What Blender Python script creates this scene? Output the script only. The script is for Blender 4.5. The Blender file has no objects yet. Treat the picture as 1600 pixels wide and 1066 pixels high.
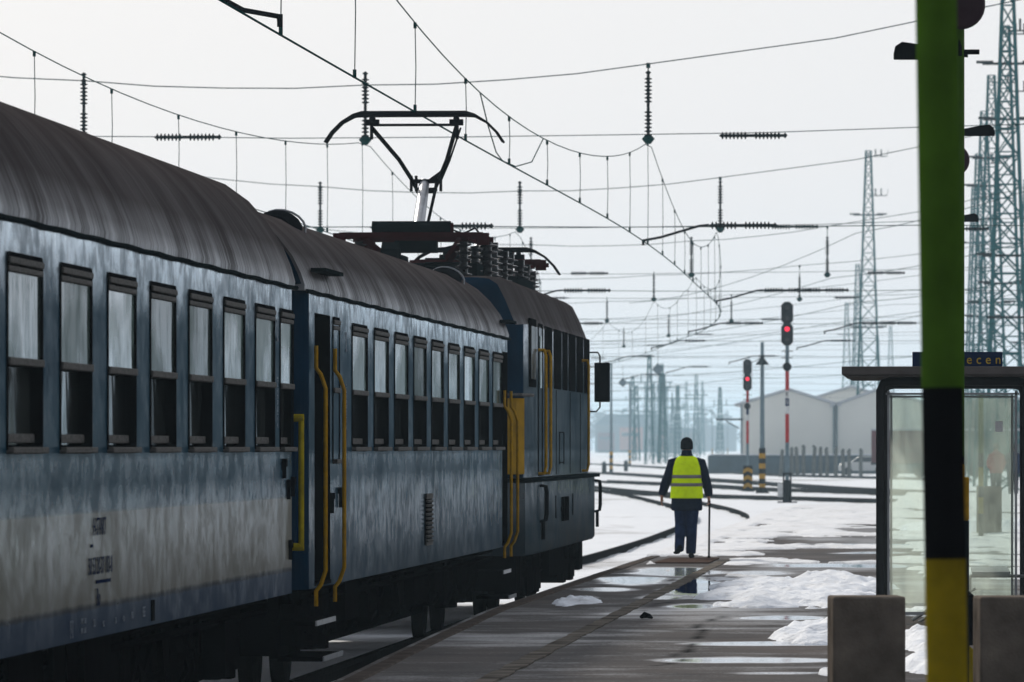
import bpy, math, random
import numpy as np
from mathutils import Vector, Matrix
random.seed(7); rng = np.random.default_rng(7)
R = math.radians
S = bpy.context.scene
COL = S.collection

# ------------------------------------------------------------------ camera
F = 10700.0; PSI = math.atan(670/F); HZ = 698.0; CH = 1.67
cp, sp = math.cos(PSI), math.sin(PSI)
cam = bpy.data.cameras.new('camera'); camo = bpy.data.objects.new('camera', cam); COL.objects.link(camo)
camo.location = (0, 0, CH); camo.rotation_euler = (R(90), 0, PSI)
cam.sensor_width = 36; cam.lens = F*36/1600; cam.shift_y = (HZ-533)/1600
cam.clip_start = 0.5; cam.clip_end = 20000
cam.dof.use_dof = True; cam.dof.focus_distance = 62; cam.dof.aperture_fstop = 9.5
S.camera = camo
# ------------------------------------------------------------------ light
SUN_EL, SUN_AZ = R(27), R(-22)          # azimuth from +Y, negative = to the left
wd = bpy.data.worlds.new("World"); S.world = wd; wd.use_nodes = True
nt = wd.node_tree; nt.nodes.clear()
sk = nt.nodes.new('ShaderNodeTexSky'); sk.sky_type = 'NISHITA'; sk.sun_disc = False
sk.sun_elevation = SUN_EL; sk.sun_rotation = SUN_AZ; sk.dust_density = 3; sk.air_density = 1.2
b1 = nt.nodes.new('ShaderNodeBackground'); b1.inputs[1].default_value = 0.10
b2 = nt.nodes.new('ShaderNodeBackground'); b2.inputs[0].default_value = (0.800, 0.830, 0.900, 1); b2.inputs[1].default_value = 0.95
mx = nt.nodes.new('ShaderNodeMixShader'); mx.inputs[0].default_value = 0.88   # thin cloud veil over clear sky, dimmed behind the camera to darken facing surfaces
tc = nt.nodes.new('ShaderNodeTexCoord'); dp = nt.nodes.new('ShaderNodeVectorMath'); dp.operation = 'DOT_PRODUCT'
dp.inputs[1].default_value = (math.sin(SUN_AZ*.3), math.cos(SUN_AZ*.3), 0.15); nt.links.new(tc.outputs['Generated'], dp.inputs[0])
mr = nt.nodes.new('ShaderNodeMapRange'); mr.inputs[1].default_value = -.7; mr.inputs[2].default_value = .85; mr.inputs[3].default_value = .34; mr.inputs[4].default_value = 1.0
nt.links.new(dp.outputs['Value'], mr.inputs[0]); nt.links.new(mr.outputs[0], b2.inputs[1])
wo = nt.nodes.new('ShaderNodeOutputWorld')
nt.links.new(sk.outputs[0], b1.inputs[0]); nt.links.new(b1.outputs[0], mx.inputs[1]); nt.links.new(b2.outputs[0], mx.inputs[2])
nt.links.new(mx.outputs[0], wo.inputs[0])
sl = bpy.data.lights.new('sun', 'SUN'); sl.energy = 3.0; sl.angle = R(3.0); sl.color = (1, .94, .84)
so = bpy.data.objects.new('sun', sl); COL.objects.link(so)
sd = Vector((math.sin(SUN_AZ)*math.cos(SUN_EL), math.cos(SUN_AZ)*math.cos(SUN_EL), math.sin(SUN_EL)))
so.rotation_euler = sd.to_track_quat('Z', 'Y').to_euler(); so.location = (-20, 40, 60)
S.view_settings.view_transform = 'Standard'; S.view_settings.look = 'None'
S.view_settings.exposure = 0.0; S.view_settings.gamma = 1; S.view_settings.use_curve_mapping = False
S.render.engine = 'CYCLES'
S.cycles.use_denoising = True; S.cycles.max_bounces = 6; S.cycles.volume_bounces = 1
S.cycles.transparent_max_bounces = 12; S.cycles.use_adaptive_sampling = False
S.cycles.sample_clamp_indirect = 4

# ------------------------------------------------------------------ measuring helpers
def G(px, py, z=0.0):
    d = (CH-z)*F/(py-HZ); xr = (px-800)*d/F
    return Vector((xr*cp-d*sp, xr*sp+d*cp, z))
def P(px, py, d):
    xr = (px-800)*d/F
    return Vector((xr*cp-d*sp, xr*sp+d*cp, CH-(py-HZ)*d/F))

# ------------------------------------------------------------------ mesh builder
class MB:
    def __init__(s): s.v = []; s.f = []; s.m = []; s.cm = 0
    def add(s, vs, fs):
        n = len(s.v); s.v += [tuple(v) for v in vs]; s.f += [tuple(i+n for i in f) for f in fs]; s.m += [s.cm]*len(fs); return s
    def box(s, c, d, rz=0, M=None):
        cx, cy, cz = c; hx, hy, hz = d[0]/2, d[1]/2, d[2]/2
        vs = [Vector((x, y, z)) for x in (-hx, hx) for y in (-hy, hy) for z in (-hz, hz)]
        if M is not None: vs = [M @ v for v in vs]
        if rz:
            q = Matrix.Rotation(rz, 3, 'Z'); vs = [q @ v for v in vs]
        vs = [(v.x+cx, v.y+cy, v.z+cz) for v in vs]
        return s.add(vs, [(0, 1, 3, 2), (4, 6, 7, 5), (0, 4, 5, 1), (2, 3, 7, 6), (0, 2, 6, 4), (1, 5, 7, 3)])
    def bar(s, a, b, w, h=None):
        a = Vector(a); b = Vector(b); h = h or w; d = b-a; L = d.length
        if L < 1e-6: return s
        q = d.to_track_quat('Y', 'Z').to_matrix()
        vs = []
        for y in (0, L):
            for x, z in ((-w/2, -h/2), (w/2, -h/2), (w/2, h/2), (-w/2, h/2)): vs.append(a + q @ Vector((x, y, z)))
        return s.add(vs, [(3, 2, 1, 0), (4, 5, 6, 7), (0, 1, 5, 4), (1, 2, 6, 5), (2, 3, 7, 6), (3, 0, 4, 7)])
    def tube(s, pts, r, n=6, cap=True):
        pts = [Vector(p) for p in pts]; rs = r if isinstance(r, (list, tuple)) else [r]*len(pts)
        vs = []; up = None
        for i, p in enumerate(pts):
            t = (pts[min(i+1, len(pts)-1)]-pts[max(i-1, 0)]).normalized()
            if up is None: up = Vector((0, 0, 1)) if abs(t.z) < .9 else Vector((1, 0, 0))
            a = t.cross(up)
            if a.length < 1e-5: a = t.cross(Vector((0, 1, 0)))
            a.normalize(); b = a.cross(t).normalized(); up = b
            for k in range(n):
                an = 2*math.pi*k/n; vs.append(p+(a*math.cos(an)+b*math.sin(an))*rs[i])
        fs = []
        for i in range(len(pts)-1):
            for k in range(n): fs.append((i*n+k, i*n+(k+1) % n, (i+1)*n+(k+1) % n, (i+1)*n+k))
        if cap: fs.append(tuple(range(n))[::-1]); fs.append(tuple((len(pts)-1)*n+k for k in range(n)))
        return s.add(vs, fs)
    def lathe(s, prof, n=12, o=(0, 0, 0), axis='Z'):
        vs = []
        for r, h in prof:
            for k in range(n):
                a = 2*math.pi*k/n; c, d = r*math.cos(a), r*math.sin(a)
                p = {'Z': (c, d, h), 'X': (h, c, d), 'Y': (d, h, c)}[axis]
                vs.append((p[0]+o[0], p[1]+o[1], p[2]+o[2]))
        fs = [(i*n+k, i*n+(k+1) % n, (i+1)*n+(k+1) % n, (i+1)*n+k) for i in range(len(prof)-1) for k in range(n)]
        fs += [tuple(range(n))[::-1], tuple((len(prof)-1)*n+k for k in range(n))]
        return s.add(vs, fs)
    def loft(s, rings, cap=True):
        n = len(rings[0]); vs = [v for r in rings for v in r]
        fs = [(i*n+k, i*n+(k+1) % n, (i+1)*n+(k+1) % n, (i+1)*n+k) for i in range(len(rings)-1) for k in range(n)]
        if cap: fs += [tuple(range(n))[::-1], tuple((len(rings)-1)*n+k for k in range(n))]
        return s.add(vs, fs)
    def mat(s, i): s.cm = i; return s

def finish(me, smooth):
    if smooth:
        me.polygons.foreach_set('use_smooth', [True]*len(me.polygons))
        try: me.set_sharp_from_angle(angle=R(38))
        except Exception: pass
def obj(name, mb, mats, parent=None, loc=(0, 0, 0), rot=(0, 0, 0), smooth=False, bevel=0):
    me = bpy.data.meshes.new(name); me.from_pydata(mb.v, [], mb.f)
    if not isinstance(mats, (list, tuple)): mats = [mats]
    for m in mats: me.materials.append(m)
    if len(mats) > 1: me.polygons.foreach_set('material_index', mb.m)
    me.update()
    import bmesh
    b = bmesh.new(); b.from_mesh(me); bmesh.ops.recalc_face_normals(b, faces=b.faces); b.to_mesh(me); b.free()
    finish(me, smooth)
    o = bpy.data.objects.new(name, me); COL.objects.link(o); o.parent = parent; o.location = loc; o.rotation_euler = rot
    if bevel:
        bv = o.modifiers.new('bevel', 'BEVEL'); bv.width = bevel; bv.segments = 2; bv.limit_method = 'ANGLE'
    return o
def tag(o, label=None, cat=None, group=None, kind=None):
    if label: o['label'] = label
    if cat: o['category'] = cat
    if group: o['group'] = group
    if kind: o['kind'] = kind
    return o
def thing(name, label, cat, loc=(0, 0, 0), rz=0, group=None):
    o = bpy.data.objects.new(name, None); COL.objects.link(o); o.empty_display_size = .2
    o.location = loc; o.rotation_euler = (0, 0, rz); return tag(o, label, cat, group)
def dup(o, parent=None, loc=None, rot=None):
    c = o.copy(); COL.objects.link(c)
    if parent is not None: c.parent = parent
    if loc is not None: c.location = loc
    if rot is not None: c.rotation_euler = rot
    for ch in list(o.children): dup(ch, c)
    return c
def text_obj(name, body, size, mat, parent, loc, rot, extr=.001, sx=1.0, align='CENTER'):
    cu = bpy.data.curves.new('t', 'FONT'); cu.body = body; cu.size = size; cu.extrude = extr; cu.align_x = align; cu.align_y = 'CENTER'; cu.space_character = 1.05
    t = bpy.data.objects.new('t', cu); COL.objects.link(t)
    bpy.context.view_layer.update()
    me = bpy.data.meshes.new_from_object(t.evaluated_get(bpy.context.evaluated_depsgraph_get()))
    bpy.data.objects.remove(t); bpy.data.curves.remove(cu)
    me.materials.clear(); me.materials.append(mat); me.name = name
    o = bpy.data.objects.new(name, me); COL.objects.link(o); o.parent = parent; o.location = loc; o.rotation_euler = rot; o.scale = (sx, 1, 1)
    return o

# ------------------------------------------------------------------ materials
def new_mat(name):
    m = bpy.data.materials.new(name); m.use_nodes = True
    return m, m.node_tree, m.node_tree.nodes['Principled BSDF']
def ln(nt, a, b): nt.links.new(a, b)
def coords(nt, scale=(1, 1, 1), kind='Object'):
    t = nt.nodes.new('ShaderNodeTexCoord'); mp = nt.nodes.new('ShaderNodeMapping'); mp.inputs['Scale'].default_value = scale
    ln(nt, t.outputs[kind], mp.inputs[0]); return mp.outputs[0]
def noise(nt, vec, sc=1, det=4, rough=.55):
    n = nt.nodes.new('ShaderNodeTexNoise'); n.inputs['Scale'].default_value = sc; n.inputs['Detail'].default_value = det; n.inputs['Roughness'].default_value = rough
    ln(nt, vec, n.inputs['Vector']); return n.outputs[0]
def ramp(nt, val, stops):
    r = nt.nodes.new('ShaderNodeValToRGB'); e = r.color_ramp.elements
    while len(e) < len(stops): e.new(.5)
    for k, (p, c) in enumerate(stops):
        e[k].position = p; e[k].color = (c, c, c, 1) if isinstance(c, (int, float)) else (*c, 1)
    ln(nt, val, r.inputs[0]); return r.outputs[0]
def mixc(nt, fac, a, b, mode='MIX'):
    m = nt.nodes.new('ShaderNodeMix'); m.data_type = 'RGBA'; m.blend_type = mode
    for i, v in ((0, fac), (6, a), (7, b)):
        if hasattr(v, 'links'): ln(nt, v, m.inputs[i])
        elif isinstance(v, (int, float)): m.inputs[i].default_value = v if i == 0 else (v, v, v, 1)
        else: m.inputs[i].default_value = (*v, 1)
    return m.outputs[2]
def math_(nt, op, a, b=0.0, clamp=False):
    m = nt.nodes.new('ShaderNodeMath'); m.operation = op; m.use_clamp = clamp
    for i, v in enumerate((a, b)):
        if hasattr(v, 'links'): ln(nt, v, m.inputs[i])
        else: m.inputs[i].default_value = v
    return m.outputs[0]
def bump(nt, h, strength, dist, bsdf):
    b = nt.nodes.new('ShaderNodeBump'); b.inputs['Strength'].default_value = strength; b.inputs['Distance'].default_value = dist
    ln(nt, h, b.inputs['Height']); ln(nt, b.outputs[0], bsdf.inputs['Normal'])
def plain(name, col, rough=.6, metal=0, var=.25, sc=6, spec=.1, bmp=0, bsc=40, scale=(1, 1, 1)):
    m, nt, b = new_mat(name); v = coords(nt, scale)
    n = noise(nt, v, sc, 5); f = ramp(nt, n, [(.3, 1-var), (.7, 1+var*.6)])
    ln(nt, mixc(nt, 1.0, col, f, 'MULTIPLY'), b.inputs['Base Color'])
    b.inputs['Roughness'].default_value = rough; b.inputs['Metallic'].default_value = metal; b.inputs['Specular IOR Level'].default_value = 0 if spec <= .2 else spec
    if bmp: bump(nt, noise(nt, v, bsc, 3), bmp, .01, b)
    return m

def gloss_mix(nt, b, col, fac, rough, nrm=None, tint=(.9, .93, .97, 1)):
    """matte surface with a partial glossy film (fac), so that grimy paint does not mirror at grazing angles"""
    b.inputs['Specular IOR Level'].default_value = 0
    g = nt.nodes.new('ShaderNodeBsdfGlossy'); g.inputs[0].default_value = tint
    for v, i in ((rough, g.inputs['Roughness']), ):
        if hasattr(v, 'links'): ln(nt, v, i)
        else: i.default_value = v
    m = nt.nodes.new('ShaderNodeMixShader')
    if hasattr(fac, 'links'): ln(nt, fac, m.inputs[0])
    else: m.inputs[0].default_value = fac
    if nrm is not None: ln(nt, nrm, g.inputs['Normal'])
    out = nt.nodes['Material Output']; ln(nt, b.outputs[0], m.inputs[1]); ln(nt, g.outputs[0], m.inputs[2]); ln(nt, m.outputs[0], out.inputs[0])
def bump_node(nt, h, strength, dist):
    b = nt.nodes.new('ShaderNodeBump'); b.inputs['Strength'].default_value = strength; b.inputs['Distance'].default_value = dist
    ln(nt, h, b.inputs['Height']); return b.outputs[0]
M = {}
M['black'] = plain('black_metal', (.008, .009, .011), .5, spec=.2)
M['underframe'] = plain('grimy_underframe', (.0045, .004, .0045), .8, spec=.1)
M['dark'] = plain('dark_steel', (.009, .014, .016), .45, spec=.1)
M['red_oxide'] = plain('red_oxide_paint', (.040, .008, .009), .6, spec=.1)
M['rubber'] = plain('window_rubber', (.006, .006, .007), .8, spec=.1)
M['alu'] = plain('weathered_aluminium', (.105, .100, .094), .55, .2, .5, 12, scale=(1, 2, 6))
M['yellow'] = plain('yellow_paint', (.42, .23, .008), .5, 0, .3, 14)
M['yellow2'] = plain('yellow_green_paint', (.42, .33, .012), .5, 0, .35, 9, spec=.1)
M['silver'] = plain('bare_metal', (.35, .36, .38), .35, .6)
M['wire'] = plain('copper_wire', (.002, .040, .038), .6)
M['insul'] = plain('glazed_insulator', (.010, .016, .018), .3)
M['insul_b'] = plain('brown_insulator', (.007, .006, .008), .22, spec=.25)
M['tower'] = plain('galvanised_steel', (.008, .105, .115), .6, spec=.1)
M['green'] = plain('green_paint', (.050, .112, .010), .6, 0, .22, spec=.1)
M['blackp'] = plain('black_paint', (.004, .004, .005), .8, spec=.06)
M['sigred'] = plain('red_paint', (.42, .03, .03), .5)
M['white'] = plain('white_paint', (.65, .66, .66), .5)
M['pole'] = plain('grey_blue_pole', (.16, .22, .25), .55)
M['navy'] = plain('navy_sign', (.008, .022, .075), .5)
M['signyellow'] = plain('sign_yellow', (.62, .42, .04), .5)
M['concrete'] = plain('aged_concrete', (.165, .138, .115), .9, 0, .5, 4, spec=.2, bmp=.5, bsc=60)
M['rail'] = plain('rusty_rail', (.022, .022, .022), .7, 0, .3, spec=.1)
M['frame'] = plain('shelter_frame', (.035, .035, .037), .4, .5)
M['roofedge'] = plain('shelter_roof', (.12, .105, .10), .5, 0, .2, spec=.1)
M['glass_dark'] = plain('dark_glass', (.010, .012, .014), .05, 0, .1, spec=.5)
M['lens_off'] = plain('signal_lens', (.02, .01, .01), .15, spec=.5)
M['fabric_navy'] = plain('navy_cloth', (.010, .016, .034), .95, 0, .3, 30, spec=.1, bmp=.4, bsc=30)
M['trousers'] = plain('blue_trousers', (.015, .028, .080), .9, 0, .35, 14, spec=.1, bmp=.5, bsc=18)
M['knit'] = plain('black_knit', (.008, .009, .012), .95, 0, .2, 60, spec=.1, bmp=.6, bsc=120)
M['hivis'] = plain('hi_vis_fabric', (.74, 1.0, .004), .8, 0, .10, 14, spec=.2, bmp=.35, bsc=9)
M['reflect'] = plain('reflective_tape', (.22, .20, .22), .4, .3)
M['skin'] = plain('skin', (.42, .22, .16), .5)
M['leather'] = plain('black_leather', (.01, .01, .012), .4)
M['redcloth'] = plain('red_jacket', (.30, .02, .03), .9)
M['maroon'] = plain('maroon_wagon_paint', (.16, .04, .04), .7, 0, .4, 1.2)
M['wagon_g'] = plain('grey_green_wagon_paint', (.09, .12, .12), .7, 0, .4, 1.2)
M['orange'] = plain('orange_paint', (.40, .13, .07), .7)
M['barnwall'] = plain('pale_cladding', (.88, .87, .80), .8, 0, .05, .3)
M['barnroof'] = plain('snowy_sheet_roof', (.55, .57, .6), .8, 0, .1, .5)
M['dock'] = plain('dock_wall', (.05, .08, .10), .9, 0, .4, .8)
M['stake'] = plain('concrete_stake', (.12, .125, .115), .9, 0, .3, 3)
M['carw'] = plain('white_car_paint', (.6, .6, .58), .3, 0, .05, spec=.5)
M['wood'] = plain('bare_twigs', (.05, .045, .04), .95, 0, .3, .05)
M['farwall'] = plain('far_wall', (.11, .11, .11), .9, 0, .3, .1)

def emissive(name, col, st):
    m, nt, b = new_mat(name); b.inputs['Base Color'].default_value = (*col, 1); b.inputs['Emission Color'].default_value = (*col, 1); b.inputs['Emission Strength'].default_value = st; return m
M['redlamp'] = emissive('lit_red_lamp', (1, .02, .06), 1.6)

def train_paint(name, kind):
    m, nt, b = new_mat(name)
    v = coords(nt); sv = coords(nt, (1, 1.0, 1.5)); fv = coords(nt, (1, 3.4, 4.6)); pv = coords(nt, (1, .35, 1.1))
    sep = nt.nodes.new('ShaderNodeSeparateXYZ'); ln(nt, v, sep.inputs[0]); z = sep.outputs[2]
    n1 = noise(nt, sv, 1, 5, .6); n2 = noise(nt, fv, 1, 5, .65); n3 = noise(nt, pv, 1.3, 4)
    blue = mixc(nt, ramp(nt, n1, [(.35, 0), (.7, 1)]), (.010, .034, .056), (.020, .055, .080))
    if kind == 'loco': blue = mixc(nt, ramp(nt, n1, [(.35, 0), (.7, 1)]), (.022, .042, .056), (.048, .070, .082))
    cream = mixc(nt, ramp(nt, n1, [(.3, 0), (.7, 1)]), (.115, .112, .090), (.175, .163, .135))
    sill = mixc(nt, ramp(nt, n1, [(.3, 0), (.7, 1)]), (.015, .030, .058), (.030, .048, .078))
    if kind == 'car1':
        e = math_(nt, 'ADD', z, math_(nt, 'MULTIPLY', math_(nt, 'SUBTRACT', n2, .5), .035))
        up = ramp(nt, math_(nt, 'MULTIPLY', z, .25), [(.4095, 0), (.4105, 1)])
        lo = ramp(nt, math_(nt, 'MULTIPLY', z, .25), [(.2700, 0), (.2710, 1)])
        col = mixc(nt, up, mixc(nt, lo, sill, cream), blue)
        # dents and scuffs: soot line below the cream band
        band = ramp(nt, math_(nt, 'MULTIPLY', e, .25), [(.2660, 1), (.2690, 0), (.2730, 0), (.2745, 1)])
        col = mixc(nt, band, (.02, .02, .022), col)
    else: col = blue
    # road dirt: thicker low down, carried up in vertical runs
    hz = math_(nt, 'ADD', math_(nt, 'MULTIPLY', z, -.62), 1.30)
    dm = math_(nt, 'ADD', hz, math_(nt, 'MULTIPLY', math_(nt, 'SUBTRACT', n1, .5), 1.1))
    dirt = ramp(nt, dm, [(.40, 0), (1.15, .70 if kind != 'car1' else .35)])
    dc = (.062, .064, .070) if kind != 'loco' else (.045, .041, .038)
    col = mixc(nt, dirt, col, dc)
    # sky reflection painted in: pale streaks under the gutter, noise flecks elsewhere
    tz = math_(nt, 'ADD', math_(nt, 'MULTIPLY', z, 1.0), math_(nt, 'MULTIPLY', math_(nt, 'SUBTRACT', n2, .5), 1.1))
    wst = ramp(nt, math_(nt, 'MULTIPLY', tz, .25), [(.735, 0), (.80, .75)])
    patch = ramp(nt, n3, [(.50, 0), (.60, 1)])
    fine = ramp(nt, n2, [(.50, 0), (.64, 1)])
    w2 = math_(nt, 'MULTIPLY', math_(nt, 'MULTIPLY', patch, fine), .18)
    w = math_(nt, 'MAXIMUM', wst, w2)
    if kind == 'loco': w = math_(nt, 'MULTIPLY', w, .5)
    w = math_(nt, 'MULTIPLY', w, .7); col = mixc(nt, w, col, (.27, .29, .31))
    ln(nt, col, b.inputs['Base Color'])
    wv = coords(nt, (1, 1.6, 1.5)); h = noise(nt, wv, 1, 4, .55); hf = noise(nt, coords(nt, (1, 7, 3.5)), 1, 3, .6)
    nrm = bump_node(nt, math_(nt, 'ADD', h, math_(nt, 'MULTIPLY', hf, .12)), .45, .03)
    # patchy gloss, zoned by height to paint in the sky reflection under the gutter
    vs_ = noise(nt, coords(nt, (1, 7, 3.0)), 1, 4, .6)
    gz = ramp(nt, math_(nt, 'MULTIPLY', z, .25), [(.20, .03), (.265, .07), (.30, .13), (.37, .24), (.42, .22), (.45, .10), (.485, .16), (.50, .06), (.70, .08), (.755, .34), (.82, .70)])
    th = math_(nt, 'ADD', math_(nt, 'MULTIPLY', n2, .62), math_(nt, 'ADD', math_(nt, 'MULTIPLY', n3, .30), math_(nt, 'MULTIPLY', vs_, .22)))
    br = ramp(nt, th, [(.44, .38), (.54, .62), (.60, 1.0), (.74, 1.4)])
    gf = math_(nt, 'MULTIPLY', gz, br)
    if kind == 'loco': gf = math_(nt, 'MULTIPLY', gf, .6)
    gloss_mix(nt, b, col, gf, ramp(nt, n1, [(.3, .12), (.75, .26)]), nrm, (.84, .92, 1.0, 1))
    return m
M['paint1'] = train_paint('coach_paint_blue_cream', 'car1')
M['paint2'] = train_paint('coach_paint_blue', 'car2')
M['paint3'] = train_paint('locomotive_paint', 'loco')
M['endblue'] = plain('shaded_end_blue', (.004, .020, .042), .6, 0, .35, 2, spec=.1, bmp=.2, bsc=4)  # end-face shade put into the colour: darker copy of the body blue
M['endyellow'] = plain('yellow_end_paint', (.38, .22, .02), .55, 0, .35, 3)

def roof_mat():
    m, nt, b = new_mat('sooty_roof')
    sv = coords(nt, (.5, 1.6, .7)); fv = coords(nt, (.8, 13, 1.0)); v = coords(nt)
    n1 = noise(nt, sv, 1, 5, .6); n2 = noise(nt, fv, 1, 4, .6); n3 = noise(nt, v, 1.1, 4)
    c = mixc(nt, ramp(nt, n1, [(.3, 0), (.72, 1)]), (.040, .032, .031), (.070, .058, .056))
    c = mixc(nt, math_(nt, 'MULTIPLY', ramp(nt, n2, [(.58, 0), (.72, 1)]), .30), c, (.14, .13, .125))
    c = mixc(nt, ramp(nt, n3, [(.35, .45), (.65, 0)]), c, (.040, .032, .031))
    ln(nt, c, b.inputs['Base Color']); b.inputs['Roughness'].default_value = .7; b.inputs['Specular IOR Level'].default_value = 0
    w = nt.nodes.new('ShaderNodeTexWave'); w.bands_direction = 'Y'; w.inputs['Scale'].default_value = .45; w.inputs['Distortion'].default_value = .6
    ln(nt, v, w.inputs[0]); seam = ramp(nt, w.outputs[1], [(.93, 0), (1, 1)])
    sp3 = nt.nodes.new('ShaderNodeSeparateXYZ'); ln(nt, v, sp3.inputs[0])
    low = ramp(nt, math_(nt, 'MULTIPLY', sp3.outputs[2], .25), [(.805, .50), (.845, .16), (.89, .035), (1.0, .01)])
    hh_ = math_(nt, 'ADD', math_(nt, 'MULTIPLY', n1, 1.0), math_(nt, 'MULTIPLY', seam, .35))
    bump(nt, hh_, .28, .03, b)
    gloss_mix(nt, b, c, math_(nt, 'MULTIPLY', low, ramp(nt, math_(nt, 'ADD', math_(nt, 'MULTIPLY', n1, .5), math_(nt, 'MULTIPLY', n2, .5)), [(.38, .15), (.62, 1.0)])), .38, bump_node(nt, hh_, .4, .03))
    return m
M['roof'] = roof_mat()
def pane_mat(name, c0, c1, rough, gf=.4):
    m, nt, b = new_mat(name); v = coords(nt, (1, 1.2, .7))
    oi = nt.nodes.new('ShaderNodeObjectInfo')
    ad = nt.nodes.new('ShaderNodeVectorMath'); ad.operation = 'ADD'; cx = nt.nodes.new('ShaderNodeCombineXYZ')
    ln(nt, math_(nt, 'MULTIPLY', oi.outputs['Random'], 40), cx.inputs[1]); ln(nt, v, ad.inputs[0]); ln(nt, cx.outputs[0], ad.inputs[1])
    fold = noise(nt, ad.outputs[0], 2.2, 2); mp = nt.nodes.new('ShaderNodeMapping'); mp.inputs['Scale'].default_value = (1, .6, 1.6); ln(nt, ad.outputs[0], mp.inputs[0])
    big = noise(nt, mp.outputs[0], .9, 3)
    c_ = mixc(nt, ramp(nt, fold, [(.35, 0), (.65, 1)]), c0, c1)
    c_ = mixc(nt, ramp(nt, big, [(.46, 0), (.52, .75)]), c_, tuple(x*.30 for x in c0))  # pale and dark tones painted in for varied reflections, alongside curtain folds
    rm = ramp(nt, oi.outputs['Random'], [(0, .55), (1, 1.35)])
    ln(nt, mixc(nt, 1.0, c_, rm, 'MULTIPLY'), b.inputs['Base Color'])
    gf = math_(nt, 'MULTIPLY', math_(nt, 'MULTIPLY', ramp(nt, big, [(.42, .55), (.56, 1.4)]), ramp(nt, oi.outputs['Random'], [(0, .45), (1, 1.5)])), gf); b.inputs['Roughness'].default_value = rough
    gloss_mix(nt, b, None, gf, rough, bump_node(nt, noise(nt, coords(nt, (1, 3, 1.2)), 1, 2), .25, .02)); return m
M['pane_up'] = pane_mat('curtain_reflection_glass', (.075, .115, .105), (.125, .17, .155), .06, .30)
M['pane_lo'] = pane_mat('dark_compartment_glass', (.012, .014, .014), (.035, .04, .038), .07, .28)

def glass_mat():
    m, nt, b = new_mat('shelter_glass'); nt.nodes.remove(b)
    out = nt.nodes['Material Output']; tr = nt.nodes.new('ShaderNodeBsdfTransparent'); tr.inputs[0].default_value = (.95, .985, .965, 1)
    gl = nt.nodes.new('ShaderNodeBsdfGlossy'); gl.inputs['Roughness'].default_value = .03
    df = nt.nodes.new('ShaderNodeBsdfTranslucent'); df.inputs[0].default_value = (.80, .85, .78, 1)
    fr = nt.nodes.new('ShaderNodeFresnel'); fr.inputs[0].default_value = 1.45
    m1 = nt.nodes.new('ShaderNodeMixShader'); m2 = nt.nodes.new('ShaderNodeMixShader')
    dn = ramp(nt, noise(nt, coords(nt, (3, 3, 1)), 2, 5), [(.35, .05), (.8, .24)])
    ln(nt, fr.outputs[0], m1.inputs[0]); ln(nt, tr.outputs[0], m1.inputs[1]); ln(nt, gl.outputs[0], m1.inputs[2])
    ln(nt, dn, m2.inputs[0]); ln(nt, m1.outputs[0], m2.inputs[1]); ln(nt, df.outputs[0], m2.inputs[2]); ln(nt, m2.outputs[0], out.inputs[0])
    return m
M['glass'] = glass_mat()

def snow_mat(name, col=(.80, .83, .89), dirty=.25):
    m, nt, b = new_mat(name); v = coords(nt, (1, 1, 1))
    n = noise(nt, v, .9, 6, .65); n2 = noise(nt, v, 9, 4)
    c = mixc(nt, ramp(nt, n, [(.52, 0), (.78, dirty)]), col, (.30, .26, .22))
    c = mixc(nt, ramp(nt, n2, [(.55, 0), (.8, dirty)]), c, (.40, .37, .34))
    ln(nt, c, b.inputs['Base Color']); b.inputs['Roughness'].default_value = .75; b.inputs['Specular IOR Level'].default_value = .3
    bump(nt, math_(nt, 'ADD', n2, math_(nt, 'MULTIPLY', noise(nt, v, 40, 3), .4)), .7, .04, b); return m
M['snow'] = snow_mat('snow', dirty=.42); M['snow_thin'] = snow_mat('trodden_snow', (.74, .75, .78), .55)

def ground_mat():
    m, nt, b = new_mat('snowfield'); v = coords(nt)
    n = noise(nt, coords(nt, (.10, .030, 1)), 1, 6, .65); n2 = noise(nt, v, 1.5, 5, .6)
    k = math_(nt, 'ADD', n, math_(nt, 'MULTIPLY', n2, .25))
    c = mixc(nt, ramp(nt, k, [(.70, 0), (.80, .8)]), (.76, .78, .82), (.16, .14, .13))
    ln(nt, c, b.inputs['Base Color']); b.inputs['Roughness'].default_value = .8; b.inputs['Specular IOR Level'].default_value = .2
    bump(nt, noise(nt, v, .8, 5), .8, .25, b); return m
M['ground'] = ground_mat()

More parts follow.
